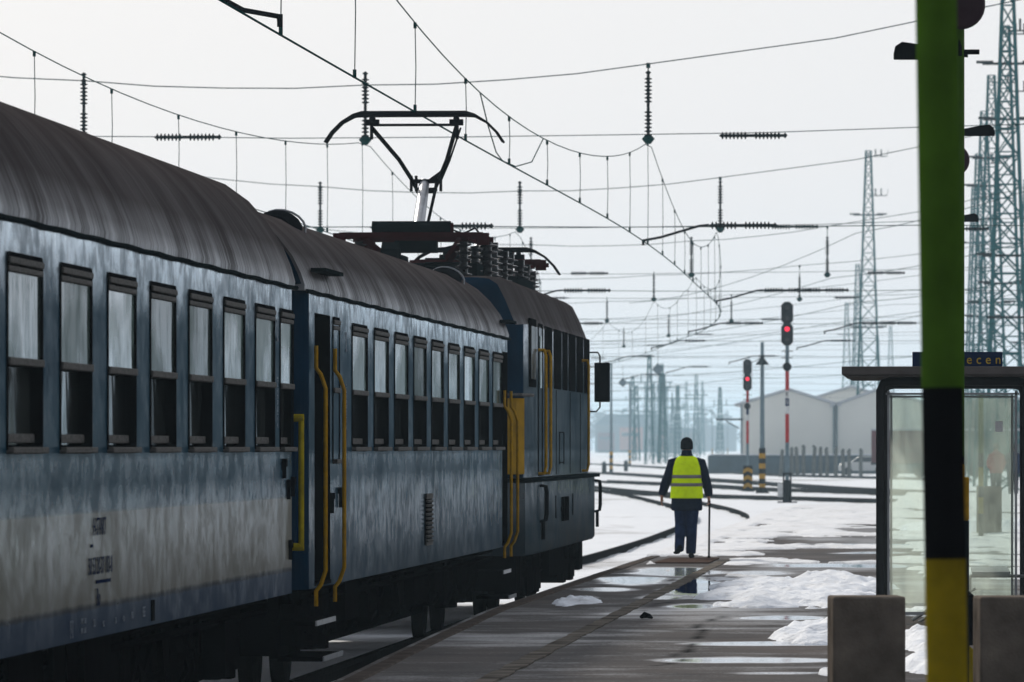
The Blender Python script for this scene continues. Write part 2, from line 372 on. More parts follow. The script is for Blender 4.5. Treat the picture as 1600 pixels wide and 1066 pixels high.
def asphalt_mat():
    m, nt, b = new_mat('wet_asphalt'); v = coords(nt)
    at = nt.nodes.new('ShaderNodeAttribute'); at.attribute_name = 'wet'; wet = at.outputs['Fac']
    cr = nt.nodes.new('ShaderNodeAttribute'); cr.attribute_name = 'crack'
    nb = noise(nt, v, .7, 6, .65); nf = noise(nt, v, 26, 5, .7); nm = noise(nt, coords(nt, (.5, .12, 1)), 1, 5, .6)
    c = mixc(nt, ramp(nt, nb, [(.3, 0), (.7, 1)]), (.058, .053, .052), (.108, .096, .090))
    c = mixc(nt, 1.0, c, ramp(nt, nf, [(.25, .65), (.8, 1.35)]), 'MULTIPLY')
    c = mixc(nt, ramp(nt, nm, [(.45, 0), (.7, .55)]), c, (.125, .10, .088))
    wm = math_(nt, 'ADD', wet, math_(nt, 'MULTIPLY', math_(nt, 'SUBTRACT', nf, .5), .5))
    w = ramp(nt, wm, [(.42, 0), (.60, 1)])
    c = mixc(nt, w, c, (.018, .017, .018))
    c = mixc(nt, cr.outputs['Fac'], c, (.004, .004, .004))
    ln(nt, c, b.inputs['Base Color'])
    w2 = ramp(nt, math_(nt, 'ADD', wm, math_(nt, 'MULTIPLY', math_(nt, 'SUBTRACT', noise(nt, coords(nt, (.6, .9, 1)), 1, 6, .7), .5), 1.0)), [(.05, .03), (.42, .34)])
    film = math_(nt, 'MULTIPLY', math_(nt, 'MAXIMUM', math_(nt, 'MULTIPLY', w, .86), w2), math_(nt, 'SUBTRACT', 1.0, cr.outputs['Fac']))
    rg_ = mixc(nt, w, .34, ramp(nt, math_(nt, 'MULTIPLY', wet, .5), [(.36, .13), (.56, .02)]))
    bnn = nt.nodes.new('ShaderNodeBump'); bnn.inputs['Distance'].default_value = .006
    ln(nt, math_(nt, 'MULTIPLY', math_(nt, 'SUBTRACT', 1.0, w), .6), bnn.inputs['Strength']); ln(nt, nf, bnn.inputs['Height']); ln(nt, bnn.outputs[0], b.inputs['Normal'])
    gloss_mix(nt, b, c, film, rg_, bnn.outputs[0])
    return m
M['asphalt'] = asphalt_mat()
M['kerb'] = plain('platform_kerb', (.095, .078, .068), .9, 0, .4, 2.5, spec=.1, bmp=.5, bsc=20)
M['strip'] = plain('worn_line', (.165, .145, .125), .8, 0, .7, 1.6, spec=.15)
M['patchb'] = plain('brown_patch', (.085, .058, .047), .9, 0, .2, 5, spec=.05)

# ------------------------------------------------------------------ numpy noise
def vnoise(x, y, seed=0):
    xi = np.floor(x).astype(np.int64); yi = np.floor(y).astype(np.int64); xf = x-xi; yf = y-yi
    def h(a, b):
        n = (a*374761393 + b*668265263 + seed*974711) & 0x7fffffff
        n = ((n ^ (n >> 13))*1274126177) & 0x7fffffff
        return ((n ^ (n >> 16)) & 0xffff)/65535.0
    u = xf*xf*(3-2*xf); w = yf*yf*(3-2*yf)
    return (h(xi, yi)*(1-u)+h(xi+1, yi)*u)*(1-w)+(h(xi, yi+1)*(1-u)+h(xi+1, yi+1)*u)*w
def fbm(x, y, o=5, seed=0):
    a = 1.0; s = 0; t = 0
    for k in range(o):
        s = s+a*vnoise(x*2**k+k*17.3, y*2**k+k*9.1, seed+k); t += a; a *= .5
    return s/t
def grid_obj(name, X, Y, Z, mat, keep=None, attrs=None, smooth=True):
    nr, nc = X.shape; v = np.stack([X, Y, Z], -1).reshape(-1, 3)
    idx = np.arange(nr*nc).reshape(nr, nc)
    q = np.stack([idx[:-1, :-1], idx[:-1, 1:], idx[1:, 1:], idx[1:, :-1]], -1).reshape(-1, 4)
    if keep is not None:
        k = (keep[:-1, :-1] | keep[:-1, 1:] | keep[1:, 1:] | keep[1:, :-1]).reshape(-1); q = q[k]
        used = np.unique(q); mp = -np.ones(len(v), int); mp[used] = np.arange(len(used)); v = v[used]; q = mp[q]
        if attrs: attrs = {a: d.reshape(-1)[used] for a, d in attrs.items()}
    me = bpy.data.meshes.new(name); me.from_pydata(v.tolist(), [], q.tolist())
    if attrs:
        for a, d in attrs.items():
            at = me.attributes.new(a, 'FLOAT', 'POINT'); at.data.foreach_set('value', np.asarray(d, float).reshape(-1))
    me.materials.append(mat)
    if smooth: me.polygons.foreach_set('use_smooth', [True]*len(me.polygons))
    o = bpy.data.objects.new(name, me); COL.objects.link(o); return o

# ================================================================== GROUND, PLATFORM, TRACKS
RZ = -.35                                  # rail top
gy = np.concatenate([np.linspace(-60, 0, 8), np.linspace(6, 420, 280), np.geomspace(424, 6300, 60)])
gx = np.concatenate([np.linspace(-2500, -80, 12), np.linspace(-70, 30, 160), np.linspace(40, 2500, 12)])
GX, GY = np.meshgrid(gx, gy)
near = np.clip((700-GY)/500, 0, 1)*(np.abs(GX+20) < 60)
GZ = -.49 + (fbm(GX*.9, GY*.35, 4, 3)-.5)*.10*near
tag(grid_obj('ground', GX, GY, GZ, M['ground']), kind='structure')

EY = [-40, 30, 48.6, 57.6, 69.5, 79, 98, 112, 150, 184, 190, 200, 246]
EX = [-4.1, -4.1, -4.14, -4.30, -4.46, -4.42, -4.32, -4.25, -4.2, -4.18, -4.1, -1.2, -1.0]
def edge(y): return np.interp(y, EY, EX)
# wet patches and puddles measured on the platform: (px0, px1, py0, py1, strength)
WET = [(930, 1045, 901, 915, 1), (1052, 1125, 902, 927, 1.6), (1128, 1210, 901, 921, .9), (905, 990, 918, 924, .7), (1030, 1130, 944, 953, .9),
       (1130, 1300, 940, 946, .8), (1150, 1300, 962, 970, .95), (1085, 1330, 1003, 1009, 1), (1060, 1330, 1027, 1036, .85),
       (1185, 1420, 880, 887, 1), (1300, 1420, 862, 866, .9), (1270, 1420, 850, 853, .8), (1140, 1240, 892, 899, .6), (985, 1120, 887, 900, .8),
       (1150, 1300, 1050, 1054, .55), (930, 1010, 957, 962, .35), (1000, 1080, 930, 937, .6), (890, 930, 930, 936, .5), (1040, 1130, 915, 935, .7),
       (1420, 1600, 1000, 1008, .9), (1420, 1600, 958, 964, .9), (960, 1060, 985, 989, .25)]
yy = np.concatenate([np.linspace(-40, 38, 60), np.arange(38.3, 125, .16), np.arange(125.2, 200, .5), np.linspace(200.5, 246, 30)])
uu = np.concatenate([np.arange(-.17, 6.6, .085), np.linspace(6.8, 20, 16)])
U, Y2 = np.meshgrid(uu, yy); X2 = edge(Y2)+U
dep = -X2*sp+Y2*cp; xr = X2*cp+Y2*sp
with np.errstate(divide='ignore'): PX = 800+F*xr/np.maximum(dep, 5); PY = HZ+F*CH/np.maximum(dep, 5)
wob = fbm(X2*1.1, Y2*.6, 5, 21)
wet = np.clip(fbm(X2*.55, Y2*.22, 5, 11)*1.5-.62, 0, 1)*.55
wet = wet*np.clip((Y2-45)/20, .35, 1)
for (a, b_, c_, d_, s_) in WET:
    cx, cy, hx, hy = (a+b_)/2, (c_+d_)/2, (b_-a)/2, (d_-c_)/2
    r = np.sqrt(((PX-cx)/hx)**2+((PY-cy)/hy)**2) + (wob-.5)*1.1
    wet = np.maximum(wet, s_*np.clip((1.25-r)/.5, 0, 1))
crack = np.zeros_like(wet)
for pl in ([(1035, 1040), (1048, 1030), (1062, 1018), (1078, 1005), (1093, 995), (1097, 978), (1115, 970), (1140, 962)], [(1015, 955), (1028, 946), (1040, 938), (1062, 934)]):
    for (a, b2), (c_, d2) in zip(pl[:-1], pl[1:]):
        A = G(a, b2); B = G(c_, d2); dx, dy = B.x-A.x, B.y-A.y; L2 = dx*dx+dy*dy
        t = np.clip(((X2-A.x)*dx+(Y2-A.y)*dy)/L2, 0, 1); dd = np.hypot(X2-A.x-t*dx+(wob-.5)*.35, (Y2-A.y-t*dy)*.35)
        crack = np.maximum(crack, np.clip(1.2-dd/.032, 0, 1)*.85)
Z2 = (fbm(X2*.4, Y2*.3, 3, 5)-.5)*.012*(Y2 > 0)
tag(grid_obj('platform', X2, Y2, Z2, M['asphalt'], attrs={'wet': wet, 'crack': crack}), kind='structure')
# kerb along the edge and the platform wall
mb = MB(); ky = list(np.linspace(-40, 184, 150))+[190, 200, 246]
prof = [(-.12, -.7), (-.12, -.02), (-.10, .012), (.02, .014), (.04, -.02)]
mb.loft([[(float(edge(y))+a+(random.uniform(-.006, .006) if abs(b) < .1 else 0), float(y), b) for a, b in prof] for y in ky], cap=False)
tag(obj('platform_edge', mb, M['kerb'], smooth=False), kind='structure')
# worn line of paler paving parallel to the edge
sy = np.arange(40, 101, .4); mb = MB()
pts = [(y, -3.22+.001*(y-50)) for y in sy]
w_ = [.075*(1+.35*(random.random()-.5)) for _ in sy]
mb.loft([[(x-w, y, .0), (x-w, y, .011), (x+w, y, .011), (x+w, y, 0)] for (y, x), w in zip(pts, w_)], cap=False)
tag(obj('platform_line', mb, M['strip']), kind='structure')

# tracks
CY = [-60, 0, 53, 78, 94, 110, 127, 150, 175, 190, 200, 212, 230, 254, 290, 322, 380, 450, 560, 700, 900, 1300]
CL = [6.37, 6.37, 6.37, 6.30, 6.22, 6.0, 5.78, 5.72, 5.92, 6.1, 6.3, 6.85, 7.9, 9.7, 12.4, 15.2, 21.5, 29, 41, 56, 78, 122]
def smoothpoly(ys, xs, step=4):
    y = np.arange(ys[0], ys[-1], step); x = np.interp(y, ys, xs); k = np.ones(7)/7
    xp = np.concatenate([x[:1].repeat(3), x, x[-1:].repeat(3)]); return y, np.convolve(xp, k, 'valid')
ty, tl = smoothpoly(CY, CL, 3)
def c0(s): return float(np.interp(s, ty, tl))
def track(label, pts, gauge=1.435, sleepers=False, vis=True):
    t = thing('railway_track', label, 'railway track', (pts[0][0], pts[0][1], -.55))
    o = Vector(t.location); pts = [Vector((p[0], p[1], 0)) for p in pts]
    for sd_ in (-1, 1):
        rings = []
        for i, p in enumerate(pts):
            d = (pts[min(i+1, len(pts)-1)]-pts[max(i-1, 0)]).normalized(); n = Vector((d.y, -d.x, 0)); c = p+n*sd_*(gauge/2+.035)
            rings.append([tuple(Vector((c.x, c.y, RZ))+n*a+Vector((0, 0, b))-o) for a, b in ((-.035, 0), (.035, 0), (.035, -.04), (.012, -.05), (.012, -.14), (.07, -.17), (.07, -.24), (-.07, -.24), (-.07, -.17), (-.012, -.14), (-.012, -.05), (-.035, -.04))])
        mb = MB(); mb.loft(rings); obj('rail', mb, M['rail'], t)
    return t
track('curving track the train stands on, swinging left beyond the walking man', [(-l, y) for y, l in zip(ty, tl) if y < 460])
track('next track left of the train, mostly hidden behind it', [(-l-5.2-max(0, (y-200)*.01), y) for y, l in zip(ty, tl) if 95 < y < 460])
def pxtrack(label, pp):
    q = [G(a, b, RZ) for a, b in pp]; out = []
    for i in range(len(q)-1):
        for k in range(6): out.append(q[i].lerp(q[i+1], k/6))
    out.append(q[-1])
    for _ in range(3): out = [out[0]]+[(out[i-1]+out[i]*2+out[i+1])/4 for i in range(1, len(out)-1)]+[out[-1]]
    track(label, [(v.x, v.y) for v in out])
pxtrack('nearest snow covered track crossing behind the tall signal, thin dark rails', [(1660, 785), (1366, 780), (1224, 776), (1100, 773), (1000, 768), (930, 762)])
pxtrack('dark railed track crossing behind the two striped poles', [(1660, 777), (1366, 768), (1175, 762), (1100, 757), (930, 750)])
pxtrack('far track crossing in front of the warehouse dock', [(1660, 770), (1366, 765), (1122, 749), (1000, 741), (930, 737)])
pxtrack('farthest visible track, faint line in the haze left of the man', [(1500, 748), (1200, 741), (1060, 731), (930, 724)])

# ------------------------------------------------------------------ snow
sel = (Y2 > 70)
inplat = lambda a, b_, c_, d_, soft=.5: np.clip((1.2-(np.sqrt(((PX-(a+b_)/2)/((b_-a)/2))**2+((PY-(c_+d_)/2)/((d_-c_)/2))**2)+(wob-.5)*1.2))/soft, 0, 1)
bias = np.interp(Y2, [60, 80, 86, 92, 100, 112, 250], [-.9, -.5, -.10, .08, .14, .20, .26])
bias = bias - .5*np.clip(1.2-np.abs(U-1.10)/.16, 0, 1)*(Y2 < 98)
for e in [(1190, 1440, 839, 851), (1170, 1440, 855, 876), (1150, 1440, 888, 904), (1290, 1440, 826, 832), (1020, 1130, 868, 884), (900, 1060, 886, 930), (1050, 1130, 900, 932), (1200, 1420, 880, 888)]: bias = bias-1.0*inplat(*e)
h = bias+(fbm(X2*1.3, Y2*.45, 6, 31)-.5)*1.7
h = np.where((U < .12) & (Y2 < 104), -.3, h); h = np.where((U < .3) & (Y2 > 106) & (Y2 < 186), np.maximum(h, .3), h)
Z3 = np.where(h > 0, np.minimum(h, .6)*.075+.012, -.04)+(fbm(X2*6, Y2*2.5, 3, 77)-.5)*.03*(h > .05)
tag(grid_obj('snow_cover', X2, Y2, Z3, M['snow_thin'], keep=(h > 0) & sel), 'trodden thin snow lying on the platform beyond the dark wet asphalt', kind='stuff')

def pile(label, ells, hgt, seed, rough=.5, step=.05, fs=1.0):
    # ells: (px0, px1, py_front, py_back) footprints on the platform
    e2 = []
    for (a, b_, f_, k_) in ells:
        p0 = G(a, f_); p1 = G(b_, f_); q = G((a+b_)/2, k_); e2.append(((p0.x+p1.x)/2+(q.x-(p0.x+p1.x)/2)*.5, (p0.y+q.y)/2, (p1.x-p0.x)/2, max(.3, (q.y-p0.y)/2)))
    x0 = min(e[0]-e[2]*1.4 for e in e2); x1 = max(e[0]+e[2]*1.4 for e in e2); y0 = min(e[1]-e[3]*1.4 for e in e2); y1 = max(e[1]+e[3]*1.4 for e in e2)
    o = Vector(((x0+x1)/2, (y0+y1)/2, 0)); xs = np.arange(x0, x1, step); ys = np.arange(y0, y1, max(step*1.6, (y1-y0)/220)); A, B = np.meshgrid(xs, ys)
    n = fbm(A*1.6, B*.8, 6, seed); hh = np.full_like(A, -1.0)
    for (cx, cy, rx, ry) in e2:
        r = np.sqrt(((A-cx)/rx)**2+((B-cy)/ry)**2)+(n-.5)*rough*2.2; hh = np.maximum(hh, 1-r)
    z = np.clip(hh*(2.2 if fs == 1 else 1.3), 0, 1)**.8*hgt*(.10+1.5*fbm(A*3.2*fs, B*1.0*fs, 5, seed+5)**1.2)+(fbm(A*9*fs, B*5*fs, 5, seed+9)-.5)*.085/fs*(hh > 0.04)
    z = np.where(hh > 0, z, -.03)
    g = grid_obj('snow_pile', A-o.x, B-o.y, z, M['snow'], keep=hh > 0); g.location = o
    return tag(g, label, 'snow', 'piles of snow on the platform')
pile('small lump of snow at the platform edge beside the locomotive', [(852, 925, 947, 937), (880, 945, 945, 938)], .085, 3, .5, .025, 1.6)
pile('broad rumpled bank of snow on the platform in front of the shelter', [(1130, 1300, 949, 922), (1190, 1400, 946, 905), (1100, 1180, 938, 926), (1130, 1250, 930, 906), (1230, 1330, 922, 900)], .095, 9, .85)
pile('rounded mound of snow beside the left concrete block', [(1215, 1340, 1006, 990), (1262, 1400, 1003, 980)], .15, 14, .5)
pile('tiny lump of snow at the foot of the left concrete block', [(1275, 1345, 1057, 1046)], .10, 17, .5, .015, 1.6)
pile('mound of snow between the two concrete blocks', [(1395, 1500, 1022, 992)], .15, 23, .45)
pile('low pile of snow behind the striped post', [(1390, 1540, 1054, 1034)], .12, 29, .25)
pile('snow heaped under the shelter end panel', [(1400, 1560, 962, 950)], .07, 35, .3)
pile('snow ridge on the platform seen through the shelter glass', [(1400, 1600, 835, 818), (1480, 1640, 830, 815)], .14, 45, .3)
# thin flat brown patch under the man, and litter
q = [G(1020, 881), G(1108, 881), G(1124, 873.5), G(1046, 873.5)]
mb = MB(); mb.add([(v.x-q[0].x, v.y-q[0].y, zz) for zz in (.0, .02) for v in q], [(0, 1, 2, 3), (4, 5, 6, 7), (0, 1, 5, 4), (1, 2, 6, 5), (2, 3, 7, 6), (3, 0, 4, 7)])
tag(obj('ground_patch', mb, M['patchb'], loc=(q[0].x, q[0].y, .0)), 'rectangular brown patch in the snow under the walking man', 'plate')
p = G(1010, 968); mb = MB()
mb.tube([(-.06, 0, .02), (-.02, .02, .045), (.03, 0, .03), (.06, -.02, .015)], [.012, .03, .026, .008], 7); mb.tube([(-.05, .03, .015), (.0, -.02, .03), (.05, .03, .012)], [.01, .018, .008], 6)
tag(obj('litter', mb, M['leather'], loc=(p.x, p.y, 0), smooth=True), 'small crumpled black rag lying on the bare asphalt', 'litter')

# ================================================================== COACHES
def rrect(w, h, r, n=4):
    pts = []
    for cx, cy, a0 in ((w/2-r, h/2-r, 0), (-w/2+r, h/2-r, 90), (-w/2+r, -h/2+r, 180), (w/2-r, -h/2+r, 270)):
        for k in range(n+1):
            a = R(a0+90*k/n); pts.append((cx+r*math.cos(a), cy+r*math.sin(a)))
    return pts
def ring(mb, ow, oh, orad, iw, ih, irad, xf, xb, xo, cz=0, icz=0):
    o = rrect(ow, oh, orad); i = rrect(iw, ih, irad); n = len(o)
    vs = [(xo, a, b+cz) for a, b in o]+[(xf, a, b+cz) for a, b in o]+[(xf, a, b+cz+icz) for a, b in i]+[(xb, a, b+cz+icz) for a, b in i]
    fs = [(r*n+k, r*n+(k+1) % n, (r+1)*n+(k+1) % n, (r+1)*n+k) for r in range(3) for k in range(n)]
    mb.add(vs, fs)
def make_window(parent, w, h, mid=.46, rad=.06):
    mb = MB(); ring(mb, w, h, rad, w-.07, h-.07, .03, .008, -.12, -.01)
    win = obj('window', mb, M['rubber'], parent)
    iw = w-.075
    mb = MB(); mb.box((.0, 0, h/2-.045), (.04, iw, .036)); mb.box((-.006, 0, h/2-.09), (.04, iw, .032))
    obj('window_header', mb, M['alu'], win, bevel=.006)
    mb = MB(); mb.box((-.004, 0, -h/2+h*mid), (.05, iw, .042)); obj('window_bar', mb, M['alu'], win, bevel=.006)
    mb = MB(); mb.box((-.065, 0, -h/2+.085), (.06, iw-.01, .05)); mb.box((.012, 0, -h/2+.02), (.06, w-.02, .035)); obj('window_sill', mb, M['alu'], win, bevel=.006)
    zt = h/2-.10; zm = -h/2+h*mid
    mb = MB(); mb.box((-.012, 0, (zt+zm)/2), (.012, iw, zt-zm)); obj('upper_pane', mb, M['pane_up'], win)
    mb = MB(); mb.box((-.068, 0, (zm-h/2+.05)/2), (.012, iw, zm+h/2-.05)); obj('lower_pane', mb, M['pane_lo'], win)
    return win
def wall_with_holes(mb, x, y0, y1, zs, holes):
    ys = sorted(set([y0, y1]+[a for h_ in holes for a in h_[:2]])); zz = sorted(set(zs+[a for h_ in holes for a in h_[2:]]))
    ys = [y for y in ys if y0 <= y <= y1]
    for a, b in zip(ys[:-1], ys[1:]):
        for c, d in zip(zz[:-1], zz[1:]):
            my, mz = (a+b)/2, (c+d)/2
            if any(h_[0] < my < h_[1] and h_[2] < mz < h_[3] for h_ in holes): continue
            mb.add([(x, a, c), (x, b, c), (x, b, d), (x, a, d)], [(0, 1, 2, 3)])
GUT = 3.28
ROOFP = [(1.425, 3.24), (1.43, 3.29), (1.40, 3.40), (1.335, 3.56), (1.22, 3.74), (1.08, 3.90), (.90, 4.03), (.66, 4.12), (.38, 4.17), (0, 4.19)]
def roof_rings(y0, y1, top, hs=1.0):
    P_ = ROOFP+[(-a, b) for a, b in ROOFP[-2::-1]]
    out = []
    for y, k in ((y0, .985), (y0+.06, .995), (y0+.25, 1), ):
        out.append([(a*(1-(1-k)*.35), y, GUT-.04+(b-(GUT-.04))*hs*k) for a, b in P_])
    n = max(2, int((y1-y0)/1.0))
    for i in range(1, n): y = y0+.25+(y1-y0-.5)*i/n; out.append([(a, y, GUT-.04+(b-(GUT-.04))*hs) for a, b in P_])
    for y, k in ((y1-.25, 1), (y1-.06, .98), (y1, .95)):
        out.append([(a*(1-(1-k)*.35), y, GUT-.04+(b-(GUT-.04))*hs*k) for a, b in P_])
    return out
def bogie(parent, y, name='bogie'):
    mb = MB()
    for sx in (-1, 1):
        mb.box((sx*.98, y, .62), (.14, 3.3, .16)); mb.box((sx*1.02, y, .48), (.16, .8, .26))
        for dy in (-1.25, 1.25):
            mb.box((sx*1.05, y+dy, .46), (.22, .34, .30)); mb.lathe([(.07, -.24), (.09, -.1), (.07, 0), (.09, .1), (.07, .24)], 8, (sx*1.03, y+dy-.32, .55)); mb.lathe([(.07, -.2), (.09, 0), (.07, .2)], 8, (sx*1.03, y+dy+.32, .55))
        mb.bar((sx*1.1, y-1.0, .95), (sx*1.1, y-.2, .5), .05); mb.box((sx*1.0, y, .80), (.3, .9, .12))
    mb.box((0, y, .6), (2.0, 2.2, .35)); mb.box((1.12, y, .70), (.12, 2.6, .30))
    b = obj(name, mb, M['underframe'], parent)
    for dy in (-1.25, 1.25):
        for sx in (-1, 1):
            mb = MB(); mb.lathe([(.2, -.05), (.40, -.04), (.46, -.06), (.485, -.06), (.46, .055), (.38, .04), (.2, .06), (.1, .09)], 28, (sx*.77, y+dy, .46), 'X')
            obj('wheel', mb, M['rail'], b, smooth=True)
    return b
def handrail(parent, x, y, z0, z1, out, mat, r=.020, name='handrail', kink=.14):
    mb = MB()
    if kink: mb.tube([(x+.03, y, z1+kink*1.4), (x+.03, y, z1+.02), (x+.03+out*.5, y, z1-.03), (x+.03+out, y, z1-kink), (x+.03+out, y, (z0+z1)/2), (x+.03+out, y, z0+kink), (x+.03+out*.5, y, z0+.03), (x+.03, y, z0-.02), (x+.03, y, z0-kink)], r, 8)
    else:
        mb.tube([(x+out, y, z0), (x+out, y, z1)], r, 8)
        for z in (z0+.02, z1-.02): mb.tube([(x-.02, y, z), (x+out+.02, y, z)], r*1.35, 8)
    return obj(name, mb, mat, parent, smooth=True)
def coach(label, y0, y1, wins, doors, paint, yaw=0, cx=-6.37, hs=1.0, extras=None, wz=(1.98, 3.06)):
    t = thing('railway_coach', label, 'railway coach', (cx, y0, RZ), yaw, 'blue railway coaches'); L = y1-y0; HW = 1.42
    holes = []; 
    for a, b, kind in wins: holes.append((a-y0+.02, b-y0-.02, wz[0]+.02, wz[1]-.02))
    for a, b in doors: holes.append((a-y0, b-y0, .92, 3.08))
    CR = .34; mb = MB()
    wall_with_holes(mb, HW, CR, L-CR, [.9, 1.64, GUT], [h_ for h_ in holes])
    # gutter level to bottom, opposite wall, floor, rounded corners and ends
    mb.add([(-HW, CR, .9), (-HW, L-CR, .9), (-HW, L-CR, GUT), (-HW, CR, GUT)], [(0, 1, 2, 3)])
    mb.add([(HW, CR, .9), (HW, L-CR, .9), (-HW, L-CR, .9), (-HW, CR, .9)], [(0, 1, 2, 3)])
    mb.mat(1)  # darkened blue painted on the corners too, to darken the coach gap
    for ya, s_ in ((CR, -1), (L-CR, 1)):
        for sx in (1, -1):
            arc = [(sx*(HW-.16+.16*math.cos(R(a))), ya+s_*CR*math.sin(R(a))) for a in range(0, 91, 15)]
            for (a, b), (c, d) in zip(arc[:-1], arc[1:]): mb.add([(a, b, .9), (c, d, .9), (c, d, GUT), (a, b, GUT)], [(0, 1, 2, 3)])
    obj('body', mb, [paint, M['endblue']], t, smooth=True)
    mb = MB(); P_ = [(a*.975, .9+(b-.9) if b < 3.3 else GUT-.04+(b-(GUT-.04))*hs*.985) for a, b in ROOFP]
    pr = [(1.26, .9), (1.26, GUT)]+P_[1:]+[(-a, b) for a, b in P_[-2::-1]]+[(-1.26, GUT), (-1.26, .9)]
    for ye in (-.024, L+.024): mb = MB(); mb.add([(a, ye, b) for a, b in pr]+[(a, ye*.9999+(.012 if ye < 0 else -.012), b) for a, b in pr], [tuple(range(len(pr))), tuple(range(len(pr), 2*len(pr)))]+[(k, (k+1) % len(pr), len(pr)+(k+1) % len(pr), len(pr)+k) for k in range(len(pr))]); obj('end_wall', mb, M['endblue'], t)
    mb = MB(); mb.loft(roof_rings(-.02, L+.02, 0, hs), cap=True); obj('roof', mb, M['roof'], t, smooth=True)
    mb = MB(); n = 60; mb.tube([(HW+.012, .05+(L-.1)*i/n, GUT-.045+.004*math.sin(i*1.7)) for i in range(n+1)], .017, 6); obj('gutter', mb, M['dark'], t)
    cache = {}
    for a, b, kind in wins:
        key = round(b-a, 1)
        c = (HW, (a+b)/2-y0, (wz[0]+wz[1])/2)
        if key in cache: dup(cache[key], loc=c)
        else: cache[key] = make_window(t, b-a, wz[1]-wz[0], rad=.09 if hs < 1 else .05); cache[key].location = c
    # sill beam, boxes and pipes under the floor
    mb = MB(); mb.box((0, L/2, 1.0), (2.5, L-.5, .22)); 
    for k in range(9):
        y = 5.2+k*(L-10.4)/9+random.uniform(0, .5); mb.box((.85+random.uniform(-.1, .2), y, .72+random.uniform(-.03, .05)), (.6, random.uniform(.5, 1.5), random.uniform(.3, .5)))
        mb.box((-.8, y, .7), (.7, random.uniform(.6, 1.6), .45))
    for z in (.86, .78): mb.tube([(1.28, 1, z), (1.28, L-1, z)], .025, 6)
    for k in range(14):
        y = random.uniform(2, L-2); mb.bar((1.2, y, .95), (1.05+random.uniform(0, .2), y+random.uniform(-.5, .5), .45), .04)
    mb.box((0, 1.0, .45), (.3, 2, .3))
    mb.box((0, L/2, .60), (1.7, L-10.5, .66)); mb.box((.35, 3.4, .64), (1.5, 4.6, .58)); mb.box((.35, L-3.4, .64), (1.5, 4.6, .58))  # black filler boxes, added to make the underfloor shadow
    for k in range(26):
        y = 1.5+k*(L-3)/26+random.uniform(-.3, .3); mb.box((random.uniform(.7, 1.15), y, random.uniform(.55, .85)), (random.uniform(.1, .5), random.uniform(.15, .7), random.uniform(.15, .5)))
        if k % 3 == 0: mb.tube([(1.15, y, .85), (1.2, y+.3, .5), (1.1, y+.8, .4), (1.15, y+1.2, .7)], .022, 5)
        if k % 4 == 1: mb.lathe([(.16, -.4), (.20, -.35), (.20, .35), (.16, .4)], 12, (1.0, y, .62), 'Y')
    obj('underframe', mb, M['underframe'], t)
    bogie(t, 3.4); bogie(t, L-3.4)
    for ye, s_ in ((0, -1), (L, 1)):
        for sx in (-.875, .875):
            mb = MB(); mb.lathe([(.09, -.05), (.09, .22), (.23, .26), (.24, .30), (.2, .325)] if s_ > 0 else [(.2, -.325), (.24, -.30), (.23, -.26), (.09, -.22), (.09, .05)], 16, (sx, ye, 1.05), 'Y'); obj('buffer', mb, M['underframe'], t, smooth=True)
    mb = MB()
    for k in range(5): mb.box((0, L+.06+k*.12, 2.1), (1.25 if k % 2 else 1.1, .07, 2.1))
    obj('gangway', mb, M['rubber'], t)
    for a, b in doors:
        a -= y0; b -= y0
        mb = MB(); mb.box((HW-.20, (a+b)/2, 2.0), (.04, b-a, 2.16)); dr = obj('door', mb, M['alu'], t)
        mb = MB(); ring(mb, .56*(b-a)/.9, 1.5, .1, .5*(b-a)/.9, 1.42, .08, .02, -.01, 0); f_ = obj('door_frame', mb, M['rubber'], dr, loc=(HW-.178, a+(b-a)*.42, 2.25))
        mb = MB(); mb.box((0, 0, 0), (.008, .46*(b-a)/.9, 1.40)); obj('door_pane', mb, M['pane_up'], dr, loc=(HW-.172, a+(b-a)*.42, 2.25))
        mb = MB()
        mb.box((HW-.1, a+.003, 2.0), (.2, .006, 2.16)); mb.box((HW-.1, b-.003, 2.0), (.2, .006, 2.16)); mb.box((HW-.1, (a+b)/2, 3.078), (.2, b-a, .006)); mb.box((HW-.1, (a+b)/2, .93), (.22, b-a, .03))
        obj('door_jamb', mb, M['blackp'], t)
        for z, out in ((.34, .06), (.62, .0)):
            mb = MB(); mb.box((HW-.16+out, (a+b)/2, z), (.36, b-a+.3, .035)); st = obj('step', mb, M['underframe'], t)
            mb = MB(); mb.box((HW+.02+out+.006, (a+b)/2, z+.003), (.012, b-a+.31, .04)); obj('step_edge', mb, M['silver'], st)
        mb = MB(); mb.box((HW+.03, (a+b)/2+.1, 3.42 if hs < 1 else 3.3), (.12, b-a+.2, .03)); obj('rain_strip', mb, M['dark'], t)
    return t
w1 = [(36.1-2.2*k, 37.55-2.2*k, 'a') for k in range(4, -1, -1)]+[(38.3, 39.75, 'a'), (40.5, 41.95, 'a'), (42.7, 44.15, 'a'), (44.9, 46.35, 'a'), (47.1, 48.55, 'a'), (49.3, 50.75, 'a'), (51.15, 52.2, 'b')]
car1 = coach('nearest coach, blue over dirty cream, with sooty roof and white lettering on the sill', 27.0, 52.45, w1, [], M['paint1'])
def yl(s_, y0): return s_-y0
handrail(car1, 1.42, 52.36-27, 1.23, 2.26, .05, M['yellow2'], .022, kink=0)
for (s_, z, w) in ((51.4, 1.90, .05), (51.75, 1.74, .04), (52.1, 1.76, .04), (51.9, 1.28, .03)):
    mb = MB(); mb.box((1.43, s_-27, z), (.04, w*3.2, .06)); mb.box((1.43, s_-27, z-.07), (.03, w*1.2, .10)); obj('lamp_bracket', mb, M['black'], car1)
RT = (R(90), 0, R(90))
